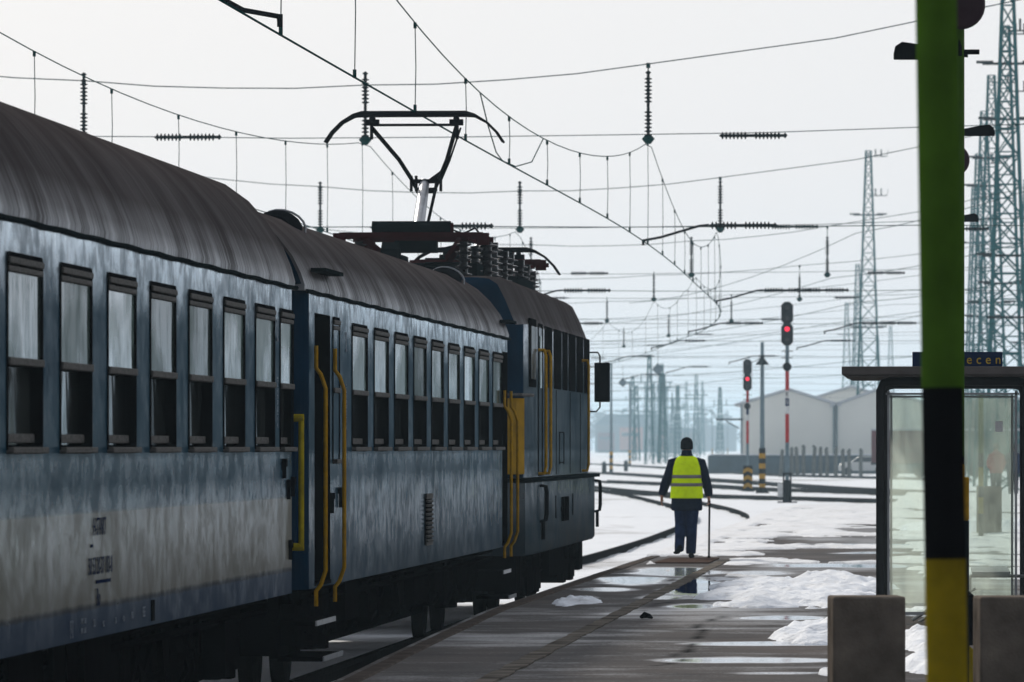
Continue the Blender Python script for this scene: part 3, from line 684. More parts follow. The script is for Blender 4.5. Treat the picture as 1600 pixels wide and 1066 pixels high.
M['lettering'] = plain('navy_lettering', (.012, .02, .055), .6, 0, .35, 30); M['lettering_w'] = plain('worn_white_lettering', (.22, .25, .29), .7, 0, .5, 20)
text_obj('company_lettering', 'H-START', .15, M['lettering'], car1, (1.426, 40.1-27, 1.545), RT)
mb = MB(); mb.box((1.424, 39.75-27, 1.44), (.003, .10, .018)); obj('lettering_dash', mb, M['lettering'], car1)
text_obj('coach_number', '50 55 20-37 103-8', .145, M['lettering'], car1, (1.426, 40.15-27, 1.315), RT)
mb = MB(); mb.box((1.424, 40.3-27, 1.225), (.003, .70, .020)); obj('number_underline', mb, M['lettering'], car1)
text_obj('class_letters', 'Bo', .15, M['lettering'], car1, (1.426, 40.05-27, 1.13), RT)
for k, (tx, s_, z, sz) in enumerate((('[1]', 38.8, .985, .11), ('RAKT  2000', 39.35, 1.01, .045), ('MAX  13913', 39.35, .955, .045), ('25t', 39.85, .985, .06), ('RIC', 40.3, .97, .05), ('-20-', 40.9, .975, .05), ('<20>', 41.3, .975, .05), ('8901', 41.75, .985, .06), ('EEE', 42.35, .99, .09))):
    text_obj('sill_lettering', tx, sz, M['lettering_w'], car1, (1.426, s_-27, z), RT)
mb = MB(); mb.box((1.423, 42.85-27, .99), (.01, .16, .13)); obj('label_holder', mb, M['rubber'], car1)
text_obj('class_number', '2', .24, M['lettering_w'], car1, (1.426, 50.95-27, 2.88), RT)
text_obj('vertical_lettering', 'INTERCITY', .075, M['lettering_w'], car1, (1.426, 50.95-27, 2.35), (R(90), R(90), R(90)))

w2 = [(57.3+2.16*k, 58.8+2.16*k, 'a') for k in range(9)]
car2 = coach('second coach, all blue, with open door recess and bent yellow handrails', 53.2, 77.35, w2, [(54.0, 55.35), (76.15, 77.05)], M['paint2'], yaw=-R(.18), hs=.84)
mb = MB(); wv = make_window(car2, .62, 1.2, .5, .07); wv.location = (1.42, 55.85-53.2, 2.48)
handrail(car2, 1.42, 53.82-53.2, .90, 2.62, .075, M['yellow'], .0165)
handrail(car2, 1.42, 55.45-53.2, .90, 2.62, .075, M['yellow'], .0165)
handrail(car2, 1.42, 76.1-53.2, .92, 2.45, .075, M['yellow'], .0165); handrail(car2, 1.42, 77.2-53.2, .92, 2.45, .075, M['yellow'], .0165)
text_obj('class_number', '2', .24, M['lettering_w'], car2, (1.426, 56.75-53.2, 2.88), RT)
text_obj('vertical_lettering', 'INTERCITY', .075, M['lettering_w'], car2, (1.426, 56.75-53.2, 2.35), (R(90), R(90), R(90)))
mb = MB(); mb.box((1.415, 65.5-53.2, 1.31), (.03, .80, .46)); gr = obj('vent_grille', mb, M['rubber'], car2)
mb = MB()
for k in range(10): mb.box((1.437, 65.5-53.2, 1.12+k*.042), (.03, .66, .018), M=Matrix.Rotation(R(25), 3, 'Y'))
mb.box((1.437, 65.5-53.2, 1.09), (.012, .76, .03)); mb.box((1.437, 65.5-53.2, 1.545), (.012, .76, .05))
obj('louvre', mb, M['alu'], gr)
for (s_, z) in ((55.3, 1.62), (56.1, 1.66)):
    mb = MB(); mb.box((1.44, s_-53.2, z), (.04, .16, .05)); mb.box((1.44, s_-53.2, z-.08), (.03, .05, .12)); obj('lamp_bracket', mb, M['black'], car2)
for s_ in (56.9, 75.2):
    mb = MB(); prof = [(0, -.5), (.10, -.48), (.16, -.38), (.18, 0), (.16, .38), (.10, .48), (0, .5)]
    rg = [[(.86+r*.98*math.cos(R(a))+.25*r*math.sin(R(a)), s_-53.2+y*.7, 3.865+r*.66*math.sin(R(a))-.3*r*math.cos(R(a))) for a in range(0, 360, 24)] for r, y in [(max(r, .01), y) for r, y in prof]]
    mb.loft(rg); v_ = obj('roof_vent', mb, M['black'], car2, smooth=True)
    mb = MB(); mb.tube([(.86+.185*math.cos(R(a))+.045*math.sin(R(a)), s_-53.2+.22, 3.865+.127*math.sin(R(a))-.055*math.cos(R(a))) for a in range(-20, 201, 20)], .011, 6); obj('vent_band', mb, M['silver'], v_)

# ================================================================== LOCOMOTIVE
Y0 = 78.9; LL = 15.0; lc = thing('electric_locomotive', 'grimy electric locomotive with raised pantograph heading the train', 'locomotive', (-6.24, Y0, RZ), 0)
B = 1.45
def plan(z):   # half width of the body at height z
    return B
def locsec(y, inset, zt=3.99, top=0.0):
    b = B-inset; pts = [(b, 1.66), (b, 3.44), (b-.04, 3.54), (b-.12, 3.74), (b-.21, 3.92), (b-.31, 3.985), (b-.45, 4.0)]
    pts = [(a, c if c < 3.0 else c-top*(c-3.0)) for a, c in pts]
    return [(a, y, c) for a, c in pts]+[(-a, y, c) for a, c in pts[::-1]]
stn = [(0, .34, .10), (.05, .24, .05), (.16, .12, .02), (.34, .04, 0), (.6, .0, 0), (LL-.9, 0, 0), (LL-.6, .04, 0.01), (LL-.3, .12, .04), (LL-.1, .24, .10), (LL, .34, .18)]
rings = [locsec(y, i, top=t_) for y, i, t_ in stn]
mb = MB(); n = len(rings[0]); vs = [v for r in rings for v in r]; fs = []; ms = []
for i in range(len(rings)-1):
    for k in range(n-1): fs.append((i*n+k, i*n+k+1, (i+1)*n+k+1, (i+1)*n+k)); ms.append(0 if (stn[i][0] >= .3 and stn[i+1][0] <= LL-.1) and (k == 0 or k == n-2) else (1 if (k in (0, n-2) or stn[i][0] < .1) else 2))
fs += [tuple(range(n))[::-1], tuple((len(rings)-1)*n+k for k in range(n))]; ms += [1, 1]
mb.v = vs; mb.f = fs; mb.m = ms
obj('body', mb, [M['paint3'], M['endblue'], M['roof']], lc, smooth=True)
# yellow warning panel low on the cab end, following its plan curve
mb = MB()
pl = [(-(B-.34), -.012), (B-.34+.004, -.012), (B-.24+.008, .045), (B-.12+.010, .155), (B-.04+.012, .335)]
for (a, b), (c, d) in zip(pl[:-1], pl[1:]): mb.add([(a, b, 1.70), (c, d, 1.70), (c, d, 2.58), (a, b, 2.58)], [(0, 1, 2, 3)])
obj('warning_panel', mb, M['endyellow'], lc)
mb = MB(); mb.tube([(-(B-.30), -.08, 2.62), (B-.30, -.08, 2.62), (B-.06, .16, 2.62), (B+.03, .6, 2.62), (B+.03, 1.0, 2.62)], .02, 6); obj('ledge_rail', mb, M['alu'], lc)
for ys, nm in ((0, 1), (LL, -1)):
    mb = MB()
    for sx in (-.5, .5): mb.box((sx, ys-nm*.0, 3.05), (.7, .03, .6))
    obj('windscreen', mb, M['glass_dark'], lc)
# lower body box and buffer beam
mb = MB(); lb = [(-.35, 1.2), (-.30, B+.02), (.25, B+.06), (LL-.25, B+.06), (LL+.30, B+.02), (LL+.35, 1.2)]
rg = [[(w, y, z) for (z, w) in ((.76, w_-.03), (.80, w_), (1.60, w_))]+[(-w, y, z) for (z, w) in ((1.60, w_), (.80, w_), (.76, w_-.03))] for y, w_ in lb]
mb.loft(rg); obj('lower_body', mb, M['paint3'], lc, smooth=True)
mb = MB(); mb.box((0, LL/2, 1.63), (2*B+.20, LL+.8, .045)); obj('running_board', mb, M['dark'], lc)
# side grilles: dark windows under the roof
for a, b in ((82.8, 84.35), (84.75, 86.4), (86.7, 87.85), (88.15, 89.75), (90.05, 91.65), (91.95, 93.35)):
    c = ((a+b)/2-Y0, b-a)
    mb = MB(); o_ = rrect(c[1], .74, .09); nn = len(o_)
    mb.add([(B-.02, y_+c[0], z_+3.11) for y_, z_ in o_]+[(B+.008, y_+c[0], z_+3.11) for y_, z_ in o_], [tuple(range(nn, 2*nn))]+[(k, (k+1) % nn, nn+(k+1) % nn, nn+k) for k in range(nn)])
    g_ = obj('side_grille', mb, M['blackp'], lc)
    mb = MB()
    for k in range(7): mb.box((B+.009, c[0], 2.84+k*.09), (.006, c[1]-.12, .012))
    obj('grille_bars', mb, M['blackp'], g_)
# cab side window and door
mb = MB(); mb.box((B+.008, 1.28, 3.12), (.03, 1.15, .80)); fr = obj('cab_window', mb, M['blackp'], lc, bevel=.008)
mb = MB(); mb.box((B+.022, 1.28, 3.12), (.008, .9, .62)); obj('pane', mb, M['pane_lo'], fr)
mb = MB(); ring(mb, .86, 1.82, .05, .80, 1.76, .04, .012, -.01, 0); dr = obj('cab_door', mb, M['rubber'], lc, loc=(B, 2.95, 2.58))
mb = MB(); mb.box((.006, 0, .45), (.016, .34, .62)); obj('door_pane', mb, M['pane_up'], dr)
mb = MB(); mb.box((B+.004, 7.6, 2.2), (.012, .95, .012)); mb.box((B+.004, 7.6, 1.82), (.012, .95, .012)); mb.box((B+.004, 7.1, 2.0), (.012, .015, .4)); mb.box((B+.004, 8.1, 2.0), (.012, .015, .4)); obj('side_hatch', mb, M['rubber'], lc)
for y in (4.2, 6.4, 9.6, 12.1):
    mb = MB(); mb.box((B+.003, y, 2.2), (.008, .02, 1.05)); obj('panel_seam', mb, M['rubber'], lc)
for y in (2.45, 3.45, LL-2.6, LL-.4): 
    mb = MB(); x = B+.01 if y < LL-1 else B-.2
    mb.tube([(x, y, 3.17), (x+.07, y, 3.17), (x+.09, y, 3.10), (x+.09, y, 1.78), (x+.07, y, 1.70), (x, y, 1.70)], .018, 8)
    obj('handrail', mb, M['yellow'] if y < LL-1 else M['black'], lc, smooth=True)
for y in (1.9, LL-.3):
    mb = MB()
    for dy in (0, .35): mb.tube([(B+.05, y+dy, 1.56), (B+.12, y+dy, 1.55), (B+.13, y+dy, 1.48), (B+.13, y+dy, 1.22), (B+.12, y+dy, 1.15), (B+.05, y+dy, 1.13)], .018, 6)
    mb.tube([(B+.09, y+.15, 1.13), (B+.09, y+.15, .92)], .025, 6); obj('step_rail', mb, M['black'], lc)
for y in (5.2, 9.1):
    mb = MB(); mb.box((B+.065, y, 1.28), (.01, .06, .28)); obj('slot', mb, M['blackp'], lc)
mb = MB()
for k in range(4): mb.box((B+.07, 6.6+k*.33, 1.24), (.05, .16, .3))
mb.box((B+.065, 7.1, 1.24), (.02, 1.4, .06)); obj('cooling_ribs', mb, M['blackp'], lc)
mb = MB()
for y in (3.6, LL-3.6):
    mb.box((1.0, y, .55), (.2, 3.9, .3)); mb.box((-1.0, y, .55), (.2, 3.9, .3)); mb.box((0, y, .55), (1.9, 2.6, .35))
    for dy in (-1.5, 1.5):
        mb.lathe([(.11, -.25), (.14, -.2), (.11, -.15), (.14, -.1), (.11, -.05), (.14, 0), (.11, .05), (.14, .1), (.11, .15), (.14, .2), (.11, .25)], 10, (1.22, y+dy, .72)); mb.box((1.18, y+dy*.6, .42), (.3, .7, .35)); mb.box((1.24, y+dy*.5, .66), (.26, .3, .2))
    mb.add([(1.46, y-1.9, 1.0), (1.46, y-1.4, .72), (1.46, y-2.2, .72), (1.36, y-1.9, 1.0), (1.36, y-1.4, .72), (1.36, y-2.2, .72)], [(0, 1, 2), (3, 4, 5), (0, 1, 4, 3), (1, 2, 5, 4), (2, 0, 3, 5)])
mb.box((.2, LL/2, .6), (2.4, 3.4, .4)); mb.box((0, LL/2, .7), (2.5, LL-.6, .25)); mb.box((1.15, 3.6, .52), (.3, 4.2, .50)); mb.box((1.15, LL-3.6, .52), (.3, 4.2, .50)); mb.box((.4, LL/2, .46), (1.3, 5, .3)); mb.box((1.0, .2, .6), (.7, .5, .5)); mb.box((1.1, LL-.9, .60), (.5, 1.0, .5)); mb.box((0, LL+.25, .5), (2.4, .12, .35))
obj('underframe', mb, M['underframe'], lc)
for y in (2.4, 4.8, LL-4.8, LL-2.4):
    for sx in (-1, 1):
        mb = MB(); mb.lathe([(.2, -.05), (.52, -.04), (.57, -.06), (.595, -.06), (.57, .055), (.5, .04), (.2, .06), (.1, .09)], 28, (sx*.77, y, .57), 'X'); obj('wheel', mb, M['rail'], lc, smooth=True)
for ys, nm in ((-.35, -1), (LL+.35, 1)):
    for sx in (-.875, .875):
        mb = MB(); pr = [(.1, 0), (.1, .4), (.24, .45), (.24, .48)]; mb.lathe(pr if nm > 0 else [(r, -h_) for r, h_ in pr[::-1]], 16, (sx, ys, 1.05), 'Y'); obj('buffer', mb, M['underframe'], lc, smooth=True)
# mirror at the front
mb = MB(); mb.tube([(B-.25, LL-.2, 3.02), (B-.10, LL-.2, 3.08), (B-.10, LL-.2, 3.26), (B-.05, LL-.2, 3.31), (B+.10, LL-.2, 3.31), (B+.13, LL-.2, 3.26), (B+.13, LL-.2, 2.56), (B+.08, LL-.2, 2.50), (B-.08, LL-.2, 2.50), (B-.12, LL-.2, 2.56), (B-.25, LL-.2, 2.66)], .013, 6)
mr = obj('mirror_bracket', mb, M['black'], lc)
mb = MB(); mb.box((B+.16, LL-.2, 2.90), (.21, .10, .54)); mb.box((B+.16, LL-.2, 2.90), (.16, .11, .48)); obj('mirror', mb, M['black'], mr, bevel=.01)
# roof gear
def insul_prof(h, r, n):
    p = [(r*.45, 0)]
    for k in range(n): z = h*(k+.3)/n; p += [(r*.5, z), (r, z+h/n*.25), (r*.95, z+h/n*.35), (r*.5, z+h/n*.5)]
    return p+[(r*.55, h)]
for s_, u, h_, r_ in ((83.0, .72, .50, .15), (84.6, .70, .48, .13), (86.3, .72, .42, .12), (87.8, .70, .44, .12), (89.6, .72, .4, .12), (91.2, .70, .38, .13), (92.6, .70, .30, .12), (83.0, -.72, .5, .13), (86.3, -.7, .45, .12), (91.2, -.7, .38, .12)):
    mb = MB(); mb.lathe(insul_prof(h_, r_, 6), 18, (u, s_-Y0, 4.0)); mb.box((u, s_-Y0, 4.02), (.3, .3, .05)); mb.box((u, s_-Y0, 4.0+h_+.03), (.14, .14, .07)); obj('roof_insulator', mb, M['insul_b'], lc, smooth=True)
for c_, d_ in (((.75, 93.0-Y0, 4.03), (.3, 1.0, .12)), ((.1, 89.0-Y0, 4.10), (1.5, 3.2, .2))):
    mb = MB(); mb.box(c_, d_); obj('roof_cover', mb, M['dark'], lc, bevel=.015)
mb = MB(); mb.box((.05, 82.6-Y0, 4.11), (1.30, 1.6, .22)); mb.box((-.45, 82.3-Y0, 4.17), (.5, .9, .30)); mb.tube([(-.8, 81.9-Y0, 4.42), (-.3, 82.0-Y0, 4.36), (.3, 82.0-Y0, 4.40), (.62, 82.5-Y0, 4.5)], .02, 6)
for k in range(5): mb.box((.35, 81.78-Y0, 4.07+k*.05), (.55, .03, .02))
obj('roof_equipment_box', mb, M['dark'], lc, bevel=.015)
mb = MB(); mb.tube([(.70, 83.0-Y0, 4.55), (.70, 84.6-Y0, 4.53), (.71, 86.3-Y0, 4.47), (.70, 89.6-Y0, 4.44), (.70, 92.6-Y0, 4.34)], .022, 6)
mb.tube([(.70, 83.0-Y0, 4.55), (.62, 82.6-Y0, 4.66), (.5, 82.2-Y0, 4.58), (.4, 81.9-Y0, 4.62)], .012, 5); obj('roof_busbar', mb, M['black'], lc)
def pantograph(base_y, up, label):
    """half pantograph; y is measured in the locomotive's frame"""
    mb = MB(); z = 4.50
    for sx in (-.62, .62): mb.bar((sx, base_y-1.0, z), (sx, base_y+1.1, z), .05, .055)
    for y in (-1.0, -.3, .9): mb.bar((-.85, base_y+y, z+.02), (.85, base_y+y, z+.02), .06)
    mb.bar((-.62, base_y-.9, z), (-.30, base_y-.3, z-.28), .08); mb.bar((.62, base_y-.9, z), (.4, base_y-.4, z-.25), .08)
    mb.tube([(-.45, base_y-.3, z+.12), (.45, base_y-.3, z+.12)], .065, 10)
    for sx in (-.85, .85):
        mb.box((sx, base_y-1.0, z-.03), (.14, .14, .14))
    pg = obj('pantograph', mb, M['red_oxide'], lc); tag(pg, label)
    for sx in (-.62, .62):
        for y in (-1.0, .9):
            mb = MB(); mb.lathe(insul_prof(.44, .10, 5), 12, (sx, base_y+y, 4.0)); obj('insulator', mb, M['insul_b'], pg, smooth=True)
    mb = MB(); mb.tube([(-.52, base_y-.3, z+.13), (.42, base_y-.3, z+.13)], .075, 12); mb.box((0, base_y-.2, z-.10), (.5, .3, .14)); mb.lathe([(.05, -.12), (.16, -.1), (.16, .1), (.05, .12)], 14, (-.25, base_y-.9, 4.28), 'X'); obj('spring_drum', mb, M['dark'], pg)
    if up:
        A = Vector((.02, base_y-.2, z+.12)); K = Vector((-.02, base_y+1.35, 5.22)); T = Vector((0, base_y-.5, 5.80))
        mb = MB(); mb.tube([A, A.lerp(K, .5), K], [.075, .07, .062], 14); obj('lower_arm', mb, M['silver'], pg, smooth=True)
        mb = MB(); mb.tube([(.10, base_y-.1, z+.05), (.12, base_y+1.3, 5.15)], .02, 6); obj('coupling_rod', mb, M['black'], pg)
        mb = MB()
        mb.tube([(-.5, T.y, T.z), (-.28, (T.y+K.y)/2+.3, 5.48), (-.17, K.y-.15, K.z+.05), (-.10, K.y, K.z-.10), (.10, K.y, K.z-.10), (.17, K.y-.15, K.z+.05), (.30, (T.y+K.y)/2+.3, 5.48), (.5, T.y, T.z+.02)], .026, 8)
        mb.tube([(.55, T.y, T.z), (.33, (T.y+K.y)/2+.3, 5.46), (.18, K.y-.1, K.z)], .012, 6)
        mb.box((0, K.y-.05, K.z+.02), (.30, .08, .05)); mb.box((0, K.y, K.z-.09), (.24, .07, .07)); mb.bar((.0, K.y, K.z+.0), (.26, K.y-.3, K.z+.16), .03)
        for sx in (-.12, -.18, .12, .18): mb.tube([(sx, K.y, K.z-.1), (sx, K.y, K.z+.09)], .02, 6)
        obj('upper_arm', mb, M['black'], pg); hy, hz, drop = T.y, 5.97, .33
    else:
        mb = MB(); mb.tube([(-.3, base_y-.2, z+.1), (-.28, base_y+1.3, z+.08), (.28, base_y+1.3, z+.08), (.3, base_y-.2, z+.1)], .03, 6); obj('folded_arm', mb, M['black'], pg); hy, hz, drop = base_y-.2, z+.20, .30
    mb = MB()
    for dy in (-.14, .14):
        h = [(-1.06, -.34), (-.98, -.22), (-.86, -.10), (-.72, -.02), (-.62, 0), (.62, 0), (.72, -.02), (.86, -.10), (.98, -.22), (1.06, -.34)]
        mb.tube([(x, hy+dy, hz+zz) for x, zz in h], [.014]*3+[.02, .032, .032, .02]+[.014]*3, 8)
    for sx in (-.5, .5): mb.bar((sx, hy-.16, hz-.06), (sx, hy+.16, hz-.06), .05); mb.tube([(sx*1.02, hy, hz), (sx*1.02, hy, hz-.30)], .022, 6); mb.box((sx, hy, hz-.1), (.16, .12, .07))
    mb.tube([(-.5, hy, hz-.13), (.5, hy, hz-.13)], .018, 6)
    obj('contact_bow', mb, M['black'], pg, smooth=True)
pantograph(81.6-Y0, True, 'raised pantograph reaching the wire'); pantograph(93.3-Y0, False, 'folded pantograph')

# ================================================================== OVERHEAD LINE
def vmesh(name, mb, mats): o = obj(name, mb, mats); me = o.data; bpy.data.objects.remove(o); return me
_mb = MB(); pr = [(.012, 0)]
for k in range(7): z = .06+k*.075; pr += [(.03, z-.018), (.075, z), (.075, z+.012), (.03, z+.03)]
pr += [(.03, .60), (.03, .66)]
for k in range(7): z = .72+k*.075; pr += [(.03, z-.018), (.075, z), (.075, z+.012), (.03, z+.03)]
pr += [(.03, 1.27), (.06, 1.30), (.012, 1.34)]
_mb.lathe(pr, 10); INS_V = vmesh('insulator', _mb, M['insul'])
_mb = MB(); _mb.lathe([(.012, 0)]+[q for k in range(6) for q in ((.03, .1+k*.14), (.065, .13+k*.14), (.03, .17+k*.14))]+[(.012, 1.1)], 6); INS_L = vmesh('insulator', _mb, M['insul'])
def place(name, me, parent, loc, rot=(0, 0, 0)):
    o = bpy.data.objects.new(name, me); COL.objects.link(o); o.parent = parent; o.location = loc; o.rotation_euler = rot; return o
def zup(l): return 8.8+.008*(l-13)**2
MZ, LZ, CZ = 7.8, 6.03, 5.64
def cross_span(s, l0, l1, tracks, label, wr=.016, extra_right=()):
    LZ = 6.03 if s > 100 else 6.22
    zup = (lambda l: 8.8+.008*(l-13)**2) if s < 260 else (lambda l: 8.6+.0035*min(abs(l-(l0+l1)/2), 22)**2)
    t = thing('cross_span', label, 'overhead line', (-l0, s, -.55), 0, 'overhead cross spans over the tracks'); o = Vector(t.location)
    L = lambda l, z, dy=0: Vector((-l, s+dy, z))-o
    ls = sorted(set([l0, l1]+[x for x in tracks]))
    pts = []
    for a, b in zip(ls[:-1], ls[1:]):
        for k in range(4): l = a+(b-a)*k/4; pts.append(L(l, zup(l)+(-.04 if 0 < k < 4 else 0)))
    pts.append(L(l1, zup(l1)))
    mb = MB(); mb.tube(pts, wr*1.25, 5); obj('head_wire', mb, M['wire'], t)
    mb = MB(); mb.tube([L(l, MZ+.004*(l-12)**2*.3-.03*abs(math.sin(l*.4))) for l in np.linspace(l0, l1, 14)], wr, 5); obj('span_wire', mb, M['wire'], t)
    mb = MB(); mb.tube([L(l, LZ-.03*abs(math.sin(l*.3))) for l in np.linspace(l0, l1, 14)], wr, 5); obj('lower_span_wire', mb, M['wire'], t)
    hi = INS_V if s < 260 else INS_L
    for j, l in enumerate(tracks):
        zt = zup(l); top = MZ+1.34 if zt > MZ+1.4 else zt
        mb = MB(); mb.tube([L(l, zt), L(l, MZ+1.1)], .014, 5); mb.box(L(l, zt-.03), (.08, .05, .1)); mb.lathe([(.05, MZ-.16-o.z), (.13, MZ-.06-o.z), (.05, MZ+.03-o.z)], 8, (-l-o.x, 0, 0)); obj('hanger', mb, M['wire'], t)
        place('insulator', hi, t, L(l, MZ-.05))
        # steady arm and its insulator on the lower wire
        sg = -1 if j % 2 == 0 else -1
        q_ = -1 if s < 100 else 1
        mb = MB(); a = [L(l+.10*q_, CZ+.02), L(l+.08*q_, CZ+.10), L(l-.25*q_, CZ+.16), L(l-1.0*q_, LZ-.01), L(l-1.2*q_, LZ+.01)]; mb.tube(a, .028, 6); mb.tube([L(l+.10*q_, CZ-.0), L(l+.10*q_, CZ+.12)], .03, 6); obj('steady_arm', mb, M['black'], t)
        place('insulator', hi, t, L(l-1.2 if q_ > 0 else l+2.5, LZ), (0, R(90), 0))
        if j % 2 == 0: place('insulator', hi, t, L(l-1.4, MZ), (0, R(90), 0))
    for l, z in extra_right: place('insulator', hi, t, L(l, z), (0, R(90), 0))
    return t
SP = [64.5, 135, 191, 242, 282, 330, 374, 414, 474, 530, 610, 650, 720, 800]
def tl_(k, s): return c0(s)+5.6*k*(1 if s < 230 else 1+(s-230)*.0012)
names = ['nearest cross span, its bent steady arm entering at the top left', 'second cross span, the sharp dark one with long insulators above the pantograph', 'third cross span, passing just above the locomotive roof', 'fourth cross span, above the tall red signal',
         'fifth cross span, first in the haze', 'sixth cross span, second in the haze', 'seventh cross span, third in the haze', 'eighth cross span, fourth in the haze', 'ninth cross span, sixth from the farthest', 'tenth cross span, fifth from the farthest', 'eleventh cross span, reaching the slender lattice tower', 'twelfth cross span, third from the farthest', 'thirteenth cross span, next to the farthest', 'farthest and faintest cross span']
RX = [9, 9, 9, 9, 2.6, 2.6, 2.6, 2.6, 2.6, 2.6, -6.4, -12, -15, -20]
for i, (s, nm) in enumerate(zip(SP, names)):
    l0 = -RX[i]
    tr = [tl_(k, s) for k in range(4)]
    if s > 250:
        tr = [t_-6 for t_ in tr[:1] if t_-6 > l0+1.5]+tr
    tr = [t_ for t_ in tr if t_ > l0+1]
    ex = [] if i not in (1, 2, 3) else {1: [], 2: [(3.9, LZ), (.0, LZ+1.7)], 3: [(2.2, LZ), (.6, MZ+.1), (-1.6, LZ+.2)]}[i]
    if i == 3: tr = [4.0]+tr
    cross_span(s, l0, max(tr)+9, tr, nm, wr=.009, extra_right=ex)

def overhead(k, label, s0=30, jump=False):
    t = thing('overhead_wire', label, 'overhead line', (-tl_(k, s0), s0, -.55), 0, 'contact wires above the tracks'); o = Vector(t.location)
    def P_(s, z): return Vector((-tl_(k, s)-(.12*math.sin(s*.045) if s < 250 else 0), s, z))-o
    knots = [-3]+SP[:11]
    mb = MB(); mb.tube([P_(s, CZ) for s in np.arange(s0, 590, 6)], .0115 if k == 0 else .009, 5); obj('contact_wire', mb, M['wire'], t)
    def mz(s):
        j = max(i for i, a in enumerate(knots) if a <= s); a, b = knots[j], knots[min(j+1, len(knots)-1)]
        if a == b: return MZ
        u = (s-(a+b)/2)/((b-a)/2); d = 1.4 if k == 0 else 1.0
        return MZ-.1-d*(1-u*u)*min(1, ((b-a)/69)**2+.15)
    mb = MB(); mb.tube([P_(s, mz(s)) for s in np.arange(s0, 589, 3)], .0085, 5); obj('messenger_wire', mb, M['wire'], t)
    s = s0+3; n_ = 0
    while s < 500 and n_ < 48:
        mb = MB(); mb.tube([P_(s, CZ), P_(s, (CZ+mz(s))/2)+Vector((.01, 0, 0)), P_(s, mz(s))], .006, 4); q_ = P_(s, CZ); mb.box((q_.x, q_.y, q_.z+.04), (.035, .05, .09)); q_ = P_(s, mz(s)); mb.box((q_.x, q_.y, q_.z-.03), (.035, .05, .07))
        obj('dropper', mb, M['wire'], t); s += 7.6 if s < 260 else 14; n_ += 1
    if jump:
        mb = MB(); a = P_(91, mz(91)); b = P_(95, CZ); c = P_(103, mz(103))
        mb.tube([a, a.lerp(b, .35)+Vector((0, 0, -.12)), a.lerp(b, .7)+Vector((0, 0, -.15)), b, b.lerp(c, .3)+Vector((0, 0, -.18)), b.lerp(c, .7)+Vector((0, 0, -.25)), c], .009, 5); obj('jumper_cable', mb, M['wire'], t)
overhead(0, 'contact line above the train, touched by the pantograph', 40, True)
overhead(1, 'contact line one track left of the train', 55)
overhead(2, 'contact line two tracks left of the train', 134)
overhead(3, 'contact line farthest left behind the coaches', 190)
def feeder(label, pts, sag=.6, r=.012):
    o = Vector(pts[0]); mb = MB(); q_ = []
    for a, b in zip(pts[:-1], pts[1:]):
        a = Vector(a); b = Vector(b)
        for k in range(8): u = k/8; q_.append(a.lerp(b, u)-Vector((0, 0, sag*4*u*(1-u)))-o)
    q_.append(Vector(pts[-1])-o); mb.tube(q_, r, 5)
    tag(obj('feeder_wire', mb, M['wire'], loc=o), label, 'overhead line', 'wires running diagonally over the yard')
feeder('diagonal wire rising to the right, topmost of the diagonals', [(9, 135, 9.6), (-3.0, 242, 9.2), (-15, 330, 8.6)], .5)
feeder('diagonal wire rising to the right, second from the top', [(9, 191, 9.5), (-4.5, 282, 8.6), (-20, 374, 8.4)], .5)
feeder('diagonal wire rising to the right, third from the top', [(9, 191, 8.0), (-3.5, 282, 7.6), (-20, 374, 7.4)], .4)
feeder('diagonal wire rising to the right, fourth from the top', [(9, 242, 8.8), (-4, 330, 7.8), (-24, 414, 7.6)], .4)
feeder('diagonal wire rising to the right, fifth from the top', [(9, 242, 6.2), (-4, 330, 5.8), (-24, 414, 5.7)], .2)
feeder('diagonal wire rising to the right, sixth from the top', [(2.6, 282, 8.0), (-9, 374, 7.8), (-30, 474, 7.4)], .4)
feeder('diagonal wire rising to the right, lowest and faintest', [(2.6, 330, 6.0), (-12, 414, 5.8), (-34, 530, 5.7)], .3)

# lattice towers
def lattice_mesh(H, b0, b1, panels, r=.06):
    mb = MB(); C = lambda z: (b0+(b1-b0)*z/H)/2
    zs = [H*(1-(1-k/panels)**1.25) for k in range(panels+1)]
    for sx, sy in ((1, 1), (1, -1), (-1, -1), (-1, 1)): mb.bar((sx*b0/2, sy*b0/2, 0), (sx*b1/2, sy*b1/2, H), r*1.7)
    for a, b in zip(zs[:-1], zs[1:]):
        ca, cb = C(a), C(b)
        for (p_, q_) in (((1, 1), (1, -1)), ((1, -1), (-1, -1)), ((-1, -1), (-1, 1)), ((-1, 1), (1, 1))):
            mb.bar((p_[0]*ca, p_[1]*ca, a), (q_[0]*cb, q_[1]*cb, b), r*.8); mb.bar((q_[0]*ca, q_[1]*ca, a), (p_[0]*cb, p_[1]*cb, b), r*.8)
            mb.bar((p_[0]*cb, p_[1]*cb, b), (q_[0]*cb, q_[1]*cb, b), r*.6)
    return mb
LAT = vmesh('lattice', lattice_mesh(22.5, 1.9, .34, 20), M['tower'])
LAT2 = vmesh('lattice', lattice_mesh(12, .8, .25, 9, .04), M['tower'])
_mb = MB(); _mb.bar((-1.05, 0, 0), (1.05, 0, 0), .1); _mb.box((-.95, -.15, .06), (.7, .25, .1)); _mb.box((.95, -.15, .06), (.7, .25, .1)); FLOOD = vmesh('lamp_arm', _mb, M['dark'])
_mb = MB(); _mb.bar((0, 0, 0), (1.3, 0, .0), .06); _mb.bar((.5, 0, 0), (.5, 0, .5), .09); _mb.bar((.9, 0, 0), (.9, 0, .5), .09); _mb.bar((1.3, 0, 0), (1.4, 0, .45), .03); BRK = vmesh('bracket_arm', _mb, M['dark'])
